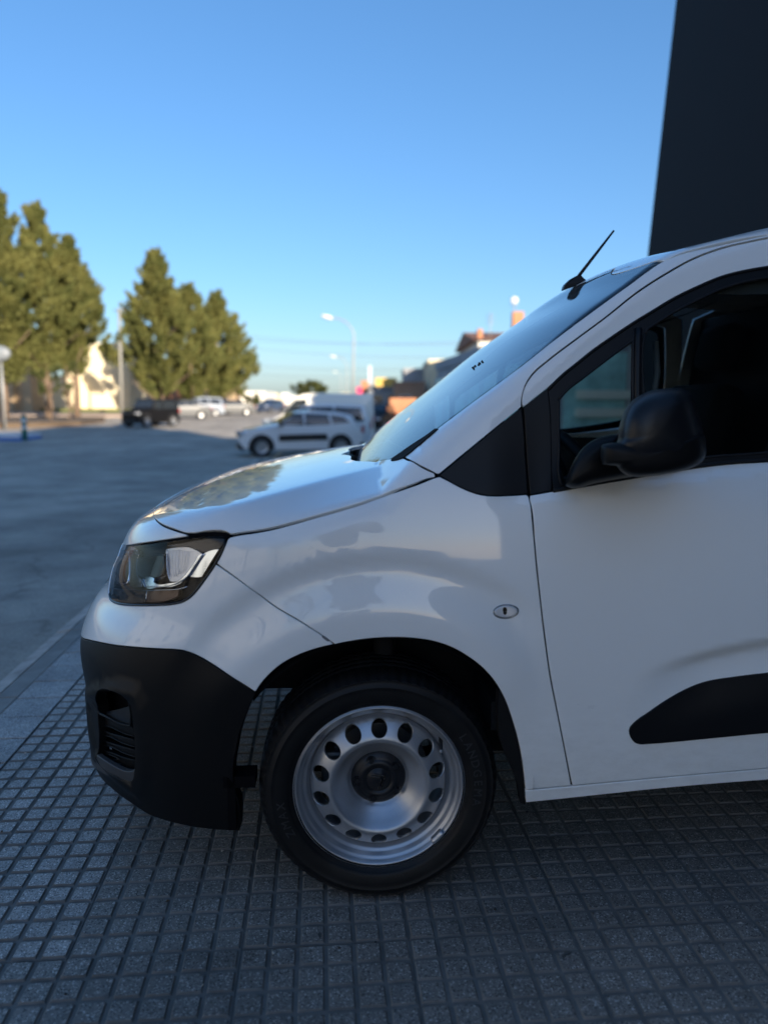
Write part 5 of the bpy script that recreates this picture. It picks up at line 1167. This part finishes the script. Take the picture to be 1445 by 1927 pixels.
# ------------------------------------------------------------------ trees
def tree(label, px, Y, pyt, pyb, rad, seed, n_clump=150, per=95, m='leaf', trunk=.22, shape='cone', group=None, cat='tree', name='conifer_tree', leaf=.23, jag=1.0):
    r = np.random.RandomState(seed); base = at(px, 756, Y); x0 = base.x; g = road_z(Y) - .05
    top, bot = at(px, pyt, Y).z, at(px, pyb, Y).z; H = top - bot
    root = empty(name, (x0, Y, g), 0, label, cat, group)
    # clump centres through the crown
    C_, S_ = [], []
    while len(C_) < n_clump:
        t = r.rand()**.85
        if shape == 'cone': pr_ = (np.sin(np.clip(t * 1.25 + .22, 0, PI / 2) ) if t < .25 else 1) * (1 - max(0, (t - .22)) / .80)**.92
        else: pr_ = math.sqrt(max(0, 1 - (2 * t - 1)**2))
        a = r.rand() * 2 * PI; q = math.sqrt(r.rand()) if r.rand() < .45 else .75 + .32 * r.rand()
        wob = 1 + .20 * math.sin(3 * a + seed) + .16 * math.sin(5 * a + 9 * t) + .14 * math.sin(17 * t + 2 * a + seed)
        C_.append((rad * pr_ * q * math.cos(a) * wob, rad * pr_ * q * math.sin(a) * wob, bot - g + t * H * .96)); S_.append((.22 + .48 * r.rand()) * (rad / 3.4) * (1 - .5 * t))
    vs, fs = [], []
    for (cx, cy, cz), s in zip(C_, S_):
        out = np.array([cx, cy, 0.]); out /= np.linalg.norm(out) + .3
        dirn = out * .75 + np.array([0, 0, .8 * jag]); dirn /= np.linalg.norm(dirn)
        for k in range(per):
            u = r.normal(size=3); u /= np.linalg.norm(u); rr = s * r.rand()**.45
            ln = r.rand()**1.4 * 3.0 - .8
            p = np.array([cx, cy, cz]) + u * rr * max(.12, 1 - .42 * abs(ln)) + dirn * s * ln
            d = dirn * 1.0 + r.normal(size=3) * .55; d /= np.linalg.norm(d); w = np.cross(d, r.normal(size=3)); w /= np.linalg.norm(w) + 1e-6
            L = leaf * (.5 + .8 * r.rand()); W = L * .30; o = len(vs)
            vs += [tuple(p - w * W), tuple(p + w * W), tuple(p + d * L + w * W * .3), tuple(p + d * L * 1.1 - w * W * .3)]; fs.append((o, o + 1, o + 2, o + 3))
    crown = mesh_obj('crown', vs, fs, M[m], root)
    bm = bmesh.new(); tube(bm, [(0, 0, -.3), (.1, .05, (bot - g) * .6), (-.05, 0, bot - g + H * .3), (0, 0, bot - g + H * .85)], [trunk * 1.2, trunk, trunk * .7, trunk * .15], 10)
    bm_obj('trunk', bm, M['bark'], root, True)
    for k in range(7):
        a = k * 2.4 + seed; z0 = bot - g + H * (.0 + .07 * k); tube_obj('branch', [(0, 0, z0 - .8), (rad * .35 * math.cos(a), rad * .35 * math.sin(a), z0 + .1), (rad * .75 * math.cos(a), rad * .75 * math.sin(a), z0 + H * .10)], [trunk * .5, trunk * .3, trunk * .1], M['bark'], root, 6)
    return root
GT = 'conifers lining the left side of the road'
tree('tallest conifer at the left edge of the photo, trunk in shade', 8, 55, 356, 706, 4.6, 1, 330, 190, group=GT)
tree('conifer with a pointed crown just right of the tallest tree', 90, 57, 380, 700, 3.3, 2, 240, 180, group=GT)
tree('conifer leaning over the cream wall left of the pale pole', 144, 60, 444, 697, 3.0, 3, 240, 180, group=GT)
tree('broad conifer behind the jeep, right of the pale pole', 304, 76, 472, 744, 4.2, 4, 340, 185, group=GT, leaf=.27)
tree('shorter conifer crowding the right side of the broad one', 362, 82, 535, 746, 4.0, 5, 220, 160, group=GT, leaf=.27)
tree('dark rounded conifer third along the road', 412, 90, 554, 742, 4.3, 6, 260, 150, group=GT, leaf=.30)
tree('lowest conifer at the right end of the tree row', 447, 95, 612, 738, 2.6, 7, 130, 130, group=GT, leaf=.30)
tree('thin young tree with sparse leaves nearer the left edge', 94, 50, 684, 742, .9, 8, 16, 60, 'leaf_d', trunk=.09, shape='ball', name='young_tree', leaf=.2)
tree('thin young tree in front of the cream wall', 129, 52, 676, 745, .9, 9, 16, 60, 'leaf_d', trunk=.09, shape='ball', name='young_tree', leaf=.2)
tree('round green bush beside the parked cars', 471, 98, 740, 773, 1.35, 10, 40, 100, 'leaf_d', trunk=.1, shape='ball', name='bush', cat='bush')
tree('dark green tree clump above the white vans', 585, 150, 722, 752, 3.0, 11, 60, 90, 'leaf_d', shape='ball', name='round_tree', leaf=.5)

for k, (x, y, s) in enumerate(((-9.5, -17, 21), (-13.5, -13, 22), (-6.0, -25, 23))):
    r = tree(['round street tree mirrored in the front wing of the van, behind the camera', 'second street tree behind the camera, nearer the road', 'third street tree far behind the camera'][k], 722, 50, 560, 700, 2.3, s, 60, 70, 'leaf_d', shape='ball', name='street_tree', leaf=.3); r.location = (x, y, -.1)
# ------------------------------------------------------------------ poles, lamps, wires
def lamp(label, px, Y, pyt, pxh):
    b0 = at(px, 756, Y); g = road_z(Y) - .1; top = at(px, pyt, Y).z; dx = atx(pxh, Y) - b0.x; lean = .03 * (top - g)
    r = empty('street_lamp', (b0.x - lean, Y, g), 0, label, 'street lamp', 'curved arm street lamps along the right side')
    h = top - g; R = abs(dx) * .8
    pts = [(0, 0, 0), (lean * .5, 0, h * .45), (lean * .8, 0, h - R)] + [(lean + (dx * .8) * (1 - math.cos(t)), 0, h - R + R * math.sin(t) * .96) for t in np.linspace(.2, PI / 2, 8)] + [(lean + dx * .92, 0, h * .997)]
    tube_obj('pole', pts, [.11, .085, .07] + [.055] * 8 + [.05], M['pole'], r, 8)
    bm = bmesh.new(); bmesh.ops.create_uvsphere(bm, u_segments=14, v_segments=8, radius=1, matrix=Matrix.Translation((lean + dx * 1.03, 0, h + .0)) @ Matrix.Rotation(.25, 4, 'Y') @ Matrix.Diagonal((.5, .2, .16, 1))); bm_obj('lamp_head', bm, mat('lamp_head_pale', (.62, .60, .52), .5), r, True)
lamp('nearest curved arm street lamp, tallest in the photo centre', 667.5, 62, 597, 618)
lamp('second curved arm street lamp, half as tall in the photo', 654, 115, 671, 628)
lamp('farthest and smallest curved arm street lamp', 642, 180, 700, 631)
pp = empty('utility_pole', (atx(229, 68), 68, -.1), 0, 'plain pale upright pole between the left trees', 'pole'); hh = at(229, 580, 68).z + .1
tube_obj('pole', [(0, 0, 0), (.02 * hh, 0, hh)], [.15, .11], M['pole_pale'], pp, 10)
tube_obj('cross_arm', [(.02 * hh - .5, 0, hh - .15), (.02 * hh + .5, 0, hh - .12)], .05, M['pole_pale'], pp, 6)
wr = 'faint overhead wires crossing the sky'
for k, (ya, yb) in enumerate(((628, 646), (636, 640), (650, 672), (684, 690), (700, 706))):
    Y1, Y2 = 84, 66; a = at(430, ya, Y1 + k * 3); b = at(930, yb, Y2 + k * 2); pts = []
    for t in np.linspace(0, 1, 14): p = a.lerp(b, t); pts.append((p.x, p.y, p.z - .5 * 4 * t * (1 - t)))
    o = tube_obj('overhead_wire', pts, .016, M['pole'], None, 4); tag(o, ['highest overhead wire over the street lamp', 'second overhead wire from the top', 'overhead wire third from the top', 'overhead wire fourth from the top', 'lowest overhead wire above the rooftops'][k], 'wire', wr)

# ------------------------------------------------------------------ background cars
M['bg_glass'] = mat('car_glass', (.02, .024, .028), .06, spec=.9)
M['bg_black'] = mat('car_black_trim', (.012, .012, .013), .5)
M['bg_tyre'] = mat('car_tyre', (.012, .012, .013), .8)
M['bg_rim'] = mat('car_rim', (.35, .36, .37), .35, metal=.7)
M['bg_white'] = mat('car_white_paint', (.74, .75, .76), .3, coat=1)
M['bg_silver'] = mat('car_silver_paint', (.09, .095, .10), .45, metal=.2, coat=.3)
M['bg_blue'] = mat('car_blue_paint', (.03, .05, .10), .3, coat=1)
M['bg_dark'] = mat('car_dark_paint', (.006, .006, .007), .55, spec=.15)
M['bg_lampg'] = mat('car_headlight', (.5, .52, .54), .12, spec=.8)
M['bg_red'] = mat('car_tail_light', (.35, .01, .01), .2)
def car(name, label, loc, rz, L, W, H, prof, belt, roofx, paint, wb, wr_=.31, wins=(), clad=False, cat='car', roof_bars=False, spare=False, flat=False, group=None):
    """prof: (x, z) upper outline from nose to tail in fractions of L and H; belt: height of the belt line; wins: window polygons (x, z) in fractions."""
    root = empty(name, loc, rz, label, cat, group)
    px_ = [p[0] * L for p in prof]; pz = [p[1] * H for p in prof]
    top = lambda x: float(np.interp(x, px_, pz))
    gc = .19 * 1
    def hw(z, x):       # half width at height z
        e = 1 - .10 * (abs(x / L - .5) * 2)**5 * 2
        if z <= belt: return W / 2 * e * (.94 + .06 * math.sin(min(1, max(0, (z - gc) / (belt - gc))) * PI * .6) / math.sin(PI * .5))
        return W / 2 * e * (.995 - (.04 if flat else .20) * ((z - belt) / (H - belt))**1.3)
    xs = sorted(set([0.0] + list(np.linspace(.0, L, 34)) + px_)); vs, fs = [], []; ring = 13
    for x in xs:
        zt = top(x); zb = .24 + .10 * (abs(x / L - .5) * 2)**8
        zs = [zb, zb + (min(belt, zt) - zb) * .33, zb + (min(belt, zt) - zb) * .7, min(belt, zt - .04), max(min(belt, zt - .04), zt - .10), zt - .03]
        side = [(-hw(z, x), z) for z in zs]; side[5] = (-hw(zt, x) * .95, zt - .008)
        cr = [(0, zt)]
        full = side + [(side[5][0] * .5, zt + .006)] + [(0, zt + .01)] 
        row = full + [(-a, b) for a, b in full[:-1][::-1]]
        ring = len(row)
        for y, z in row: vs.append((x - L / 2, y, z))
    for i in range(len(xs) - 1):
        for j in range(ring - 1): a = i * ring + j; fs.append((a, a + ring, a + ring + 1, a + 1))
        fs.append((i * ring + ring - 1, (i + 1) * ring + ring - 1, (i + 1) * ring, i * ring))
    fs.append(tuple(range(ring))); fs.append(tuple((len(xs) - 1) * ring + j for j in range(ring))[::-1])
    body = mesh_obj('body', vs, fs, paint, root, smooth=True)
    try: body.data.shade_auto_smooth
    except AttributeError: pass
    for e in body.modifiers: pass
    bm = bmesh.new(); bm.from_mesh(body.data); bmesh.ops.recalc_face_normals(bm, faces=bm.faces[:])
    for e in bm.edges:
        if len(e.link_faces) == 2 and e.calc_face_angle(0) > .6: e.smooth = False
    bm.to_mesh(body.data); bm.free()
    def side_patch(nm, pts, m, s, off=.006, par=None, th=.01):
        P = crom(np.array(pts), .12, True, 30)
        if area2(P) < 0: P = P[::-1]
        V2, T_, lp = fill2(P, .15); vs2 = []
        for x, z in V2: vs2.append((x - L / 2, s * (hw(z, x) + off), z))
        fs2 = [tuple(f) for f in T_]; n0 = len(vs2); L_ = lp[0]
        vs2 += [(vs2[i][0], vs2[i][1] - s * (off + th), vs2[i][2]) for i in L_]
        for k in range(len(L_)): k2 = (k + 1) % len(L_); fs2.append((L_[k], L_[k2], n0 + k2, n0 + k))
        o = mesh_obj(nm, vs2, fs2, m, par or root); bmm_ = bmesh.new(); bmm_.from_mesh(o.data); bmesh.ops.recalc_face_normals(bmm_, faces=bmm_.faces[:]); bmm_.to_mesh(o.data); bmm_.free(); return o
    for s in (-1, 1):
        for w in wins: side_patch('side_window', [(a * L, b * H) for a, b in w], M['bg_glass'], s, .008)
        if clad:
            side_patch('side_cladding', [(.30 * L, .34 * H), (.30 * L, .48 * H), (.68 * L, .50 * H), (.70 * L, .36 * H)], M['bg_black'], s, .02)
        if roof_bars: tube_obj('roof_bar', [((.36) * L - L / 2, s * W * .37, H - .05), (.40 * L - L / 2, s * W * .37, H + .05), (.78 * L - L / 2, s * W * .37, H + .03), (.84 * L - L / 2, s * W * .36, H - .08)], .022, M['bg_black'], root, 6)
        for xx in wb:
            x = xx * L - L / 2; wh = empty('wheel', parent=root); wh.location = (x, s * (W / 2 - .10), wr_)
            v_, f_ = lathe([(.0, -.09 * s * -1 if 0 else s * .095), (wr_ * .30, s * .10), (wr_ * .62, s * .085), (wr_ * .64, s * .095)], 20); mesh_obj('rim', v_, f_, M['bg_rim'], wh, smooth=True)
            v_, f_ = lathe([(wr_ * .64, s * .095), (wr_ * .80, s * .108), (wr_ * .97, s * .09), (wr_, s * .05), (wr_, -s * .09), (wr_ * .7, -s * .1)], 24); mesh_obj('tyre', v_, f_, M['bg_tyre'], wh, smooth=True)
            pts = [(x + L / 2 + (wr_ + .085) * math.cos(t), max(.24, wr_ + (wr_ + .085) * math.sin(t))) for t in np.linspace(-.2, PI + .2, 18)]
            side_patch('wheel_arch', pts, M['bg_black'], s, .004)
        tl = box_obj('tail_light', L / 2 - .06, L / 2 + .005, min(s * W * .34, s * W * .45), max(s * W * .34, s * W * .45), belt - .22, belt + .02, M['bg_red'], root, .01)
        hlb = box_obj('headlight', -L / 2 - .012 + .02, -L / 2 + .16, min(s * W * .26, s * W * .435), max(s * W * .26, s * W * .435), belt - .30, belt - .17, M['bg_lampg'], root, .02)
    # windscreen and rear window
    seg = [(i, (pz[i + 1] - pz[i]) / max(1e-6, px_[i + 1] - px_[i])) for i in range(len(px_) - 1)]
    for i, sl_ in seg:
        if pz[i + 1] > belt + .2 and sl_ > .35 and pz[i] < H * .9 or (pz[i] > belt + .2 and sl_ < -.6 and px_[i] > L * .5 and pz[i + 1] >= belt - .3):
            x0, z0, x1, z1 = px_[i], pz[i], px_[i + 1], pz[i + 1]; a, b = .08, .93; vs2 = []
            nx_, nz_ = -(z1 - z0), (x1 - x0); l = math.hypot(nx_, nz_); nx_, nz_ = nx_ / l * .012, nz_ / l * .012
            for f in (a, b):
                x, z = x0 + (x1 - x0) * f, z0 + (z1 - z0) * f; hwv = hw(max(z, belt), x) * .90
                vs2 += [(x - L / 2 + nx_, -hwv, z + nz_ + .008), (x - L / 2 + nx_, hwv, z + nz_ + .008)]
            vs2 += [(v[0] - nx_, v[1], v[2] - nz_) for v in vs2]
            mesh_obj('windscreen' if sl_ > 0 else 'rear_window', vs2, [(0, 1, 3, 2), (4, 6, 7, 5), (0, 4, 5, 1), (2, 3, 7, 6), (0, 2, 6, 4), (1, 5, 7, 3)], M['bg_glass'], root)
    bmb = bmesh.new(); box(bmb, -L / 2 - .02, -L / 2 + .16, -W * .40, W * .40, .22, .44, .03); bm_obj('front_bumper', bmb, M['bg_black'] if clad or spare else paint, root)
    bmb = bmesh.new(); box(bmb, -L / 2 - .006, -L / 2 + .05, -W * .22, W * .22, belt - .33, belt - .2, .01); bm_obj('grille', bmb, M['bg_black'], root)
    bmb = bmesh.new(); box(bmb, L / 2 - .14, L / 2 + .02, -W * .42, W * .42, .24, .44, .03); bm_obj('rear_bumper', bmb, M['bg_black'] if clad else paint, root)
    for s in (-1, 1): box_obj('wing_mirror', .30 * L - L / 2, .30 * L - L / 2 + .12, min(s * W * .49, s * W * .59), max(s * W * .49, s * W * .59), belt + .02, belt + .16, M['bg_black'], root, .02)
    if spare:
        v_, f_ = lathe([(.0, .1), (.34, .1), (.37, .06), (.37, -.08)], 24, 'y'); sp2 = mesh_obj('spare_wheel', v_, f_, M['bg_tyre'], root, smooth=True); sp2.location = (L / 2 + .06, 0, .95); sp2.rotation_euler = (0, 0, -PI / 2)
        tube_obj('bull_bar', [(-L / 2 - .1, -.5, .4), (-L / 2 - .12, -.5, .85), (-L / 2 - .12, .5, .85), (-L / 2 - .1, .5, .4)], .035, M['bg_black'], root, 8)
    return root
HATCH = [(0, .38), (.01, .50), (.05, .575), (.24, .665), (.30, .71), (.46, .97), (.56, 1.0), (.80, .965), (.90, .90), (.965, .62), (.985, .55), (1, .36)]
MPV = [(0, .36), (.01, .46), (.06, .53), (.17, .60), (.20, .63), (.38, .93), (.46, .98), (.60, 1.0), (.93, .97), (.99, .55), (1, .3)]
VAN_P = [(0, .28), (.01, .38), (.05, .44), (.14, .52), (.17, .55), (.30, .90), (.36, .97), (.46, 1.0), (.985, .99), (.998, .5), (1, .25)]
SEDAN = [(0, .36), (.01, .48), (.06, .56), (.24, .65), (.28, .67), (.42, .95), (.50, 1.0), (.66, .97), (.82, .70), (.96, .67), (.995, .6), (1, .38)]
JEEP = [(0, .32), (.005, .55), (.03, .60), (.28, .63), (.30, .66), (.38, .97), (.42, 1.0), (.97, .99), (.995, .62), (1, .3)]
HW_W = [[(.315, .70), (.44, .94), (.50, .94), (.50, .68)], [(.515, .68), (.515, .94), (.70, .92), (.72, .70)], [(.735, .71), (.72, .91), (.83, .87), (.88, .74)]]
MP_W = [[(.21, .62), (.375, .90), (.45, .92), (.45, .62)], [(.47, .62), (.47, .92), (.66, .93), (.66, .62)], [(.68, .62), (.68, .93), (.90, .91), (.93, .62)]]
VN_W = [[(.185, .57), (.30, .86), (.40, .88), (.40, .57)]]
SD_W = [[(.29, .68), (.42, .92), (.52, .94), (.52, .68)], [(.535, .68), (.535, .94), (.64, .92), (.75, .71)]]
JP_W = [[(.32, .64), (.385, .93), (.54, .94), (.54, .64)], [(.57, .65), (.57, .94), (.93, .93), (.95, .65)]]
def place(px, Y, dz=0): p = at(px, 756, Y); return (p.x, Y, road_z(Y) + dz)
car('parked_car', 'white crossover with black side cladding just beyond the bonnet', place(563, 25.2, .0), .28, 4.10, 1.73, 1.50, HATCH, .98, 0, M['bg_white'], (.165, .80), .33, HW_W, clad=True, roof_bars=True)
car('parked_car', 'white people carrier hidden behind the white crossover', place(592, 28.5), .06, 4.3, 1.8, 1.72, MPV, 1.02, 0, M['bg_white'], (.18, .79), .32, MP_W)
car('delivery_van', 'cream white high delivery van behind the two white cars', place(600, 33.5), .05, 4.9, 1.95, 2.12, VAN_P, 1.12, 0, mat('cream_van_paint', (.76, .74, .66), .35, coat=1), (.17, .80), .34, VN_W, cat='van', flat=True)
car('off_road_car', 'black short off road car alone on the road near the pale pole', place(284, 46, .0), 1.1, 3.5, 1.62, 1.68, JEEP, 1.06, 0, M['bg_dark'], (.17, .80), .36, JP_W, spare=True, flat=True)
PG = 'cars parked in a row under the left trees'
car('parked_car', 'silver grey car parked first behind the black off road car', place(346, 60), .35, 4.2, 1.7, 1.48, SEDAN, .95, 0, M['bg_silver'], (.18, .80), .31, SD_W, group=PG)
car('parked_car', 'light blue white people carrier in the parked row', place(375, 68), .5, 4.2, 1.75, 1.7, MPV, 1.0, 0, mat('pale_blue_car_paint', (.30, .34, .40), .35, coat=.6), (.18, .79), .31, MP_W, group=PG)
car('parked_car', 'dark blue hatchback in the middle of the parked row', place(404, 76), .45, 4.0, 1.7, 1.46, HATCH, .95, 0, M['bg_blue'], (.17, .80), .31, HW_W, group=PG)
car('parked_car', 'grey saloon at the right end of the parked row', place(437, 72), .3, 4.3, 1.7, 1.44, SEDAN, .94, 0, M['bg_silver'], (.18, .80), .31, SD_W, group=PG)
car('parked_car', 'black car parked beyond the end of the delivery van', place(706, 42), 1.35, 4.2, 1.75, 1.5, HATCH, .96, 0, M['bg_dark'], (.17, .80), .31, HW_W)
car('parked_car', 'dark grey car parked at the right beneath the pink sign', place(690, 58), 1.4, 4.2, 1.75, 1.5, SEDAN, .96, 0, M['bg_silver'], (.17, .80), .31, SD_W)
car('parked_car', 'small dark car far off left of the delivery van', place(509, 85), 1.2, 4.0, 1.7, 1.5, HATCH, .96, 0, M['bg_blue'], (.17, .80), .31, HW_W)

# ------------------------------------------------------------------ the photographer, seen only as a mirror image in the front wing
def skin(name, pts, edges, m, parent, sub=2, root=0):
    me = bpy.data.meshes.new(name); me.from_pydata([p[:3] for p in pts], edges, []); me.materials.append(m)
    o = link(bpy.data.objects.new(name, me)); sk = o.modifiers.new('s', 'SKIN'); sk.use_smooth_shade = True
    for i, p in enumerate(pts):
        v = me.skin_vertices[0].data[i]; v.radius = (p[3], p[4] if len(p) > 4 else p[3]); v.use_root = (i == root)
    sb = o.modifiers.new('b', 'SUBSURF'); sb.levels = sb.render_levels = sub
    dg = bpy.context.evaluated_depsgraph_get(); m2 = bpy.data.meshes.new_from_object(o.evaluated_get(dg)); bpy.data.objects.remove(o)
    m2.shade_smooth(); return link(bpy.data.objects.new(name, m2), parent)
cloth = mat('dark_shirt', (.03, .032, .04), .9); skinm = mat('skin_tone', (.42, .26, .19), .5); trou = mat('dark_trousers', (.02, .022, .03), .9); hairm = mat('dark_hair', (.02, .015, .012), .8)
pe = empty('person', (.02, -.50, 0), 0, 'person in dark clothes holding a phone up with both hands behind the camera', 'person')
# torso and arms, facing +Y
P_ = [(0, 0, .96, .15, .11), (0, .0, 1.15, .14, .10), (0, 0, 1.34, .17, .11), (0, 0, 1.47, .10, .08), (0, .01, 1.53, .058)]
E_ = [(0, 1), (1, 2), (2, 3), (3, 4)]
for s in (-1, 1):
    b = len(P_); P_ += [(s * .17, 0, 1.43, .062), (s * .235, .04, 1.20, .048), (s * .13, .28, 1.20, .036), (s * .075, .40, 1.25, .028)]; E_ += [(3, b), (b, b + 1), (b + 1, b + 2), (b + 2, b + 3)]
skin('torso', P_, E_, cloth, pe)
P_ = [(0, 0, .98, .15, .11)]; E_ = []
for s in (-1, 1):
    b = len(P_); P_ += [(s * .09, 0, .88, .095), (s * .105, .01, .50, .065), (s * .115, -.02, .10, .045), (s * .125, .10, .045, .04, .035)]; E_ += [(0, b), (b, b + 1), (b + 1, b + 2), (b + 2, b + 3)]
skin('trousers', P_, E_, trou, pe)
skin('head', [(0, .01, 1.50, .055), (0, .015, 1.58, .062, .07), (0, .02, 1.66, .078, .095), (0, .01, 1.73, .07, .085), (0, .115, 1.655, .014), (.078, .01, 1.66, .014), (-.078, .01, 1.66, .014)], [(0, 1), (1, 2), (2, 3), (2, 4), (2, 5), (2, 6)], skinm, pe)
skin('hair', [(0, -.03, 1.66, .078, .085), (0, -.005, 1.745, .076, .09)], [(0, 1)], hairm, pe)
for s in (-1, 1):
    P_ = [(s * .075, .40, 1.25, .026), (s * .068, .425, 1.275, .034, .016)]; E_ = [(0, 1)]
    for k in range(4):
        b = len(P_); z = 1.262 + k * .017; L = (.020, .023, .024, .019)[k]
        P_ += [(s * .062, .445, z, .0085), (s * (.050), .452 + L * .3, z + .001, .008), (s * (.050 - L * .9), .450, z + .002, .007)]; E_ += [(1, b), (b, b + 1), (b + 1, b + 2)]
    b = len(P_); P_ += [(s * .058, .415, 1.30, .010), (s * .046, .425, 1.318, .008)]; E_ += [(1, b), (b, b + 1)]
    skin('hand', P_, E_, skinm, pe, 1)
box_obj('phone', -.036, .036, .432, .440, 1.21, 1.355, M['gloss_black'], None, .003).location = (.02, -.50, 0)
tag(bpy.data.objects['phone'], 'black phone held upright in front of the photographer', 'phone')
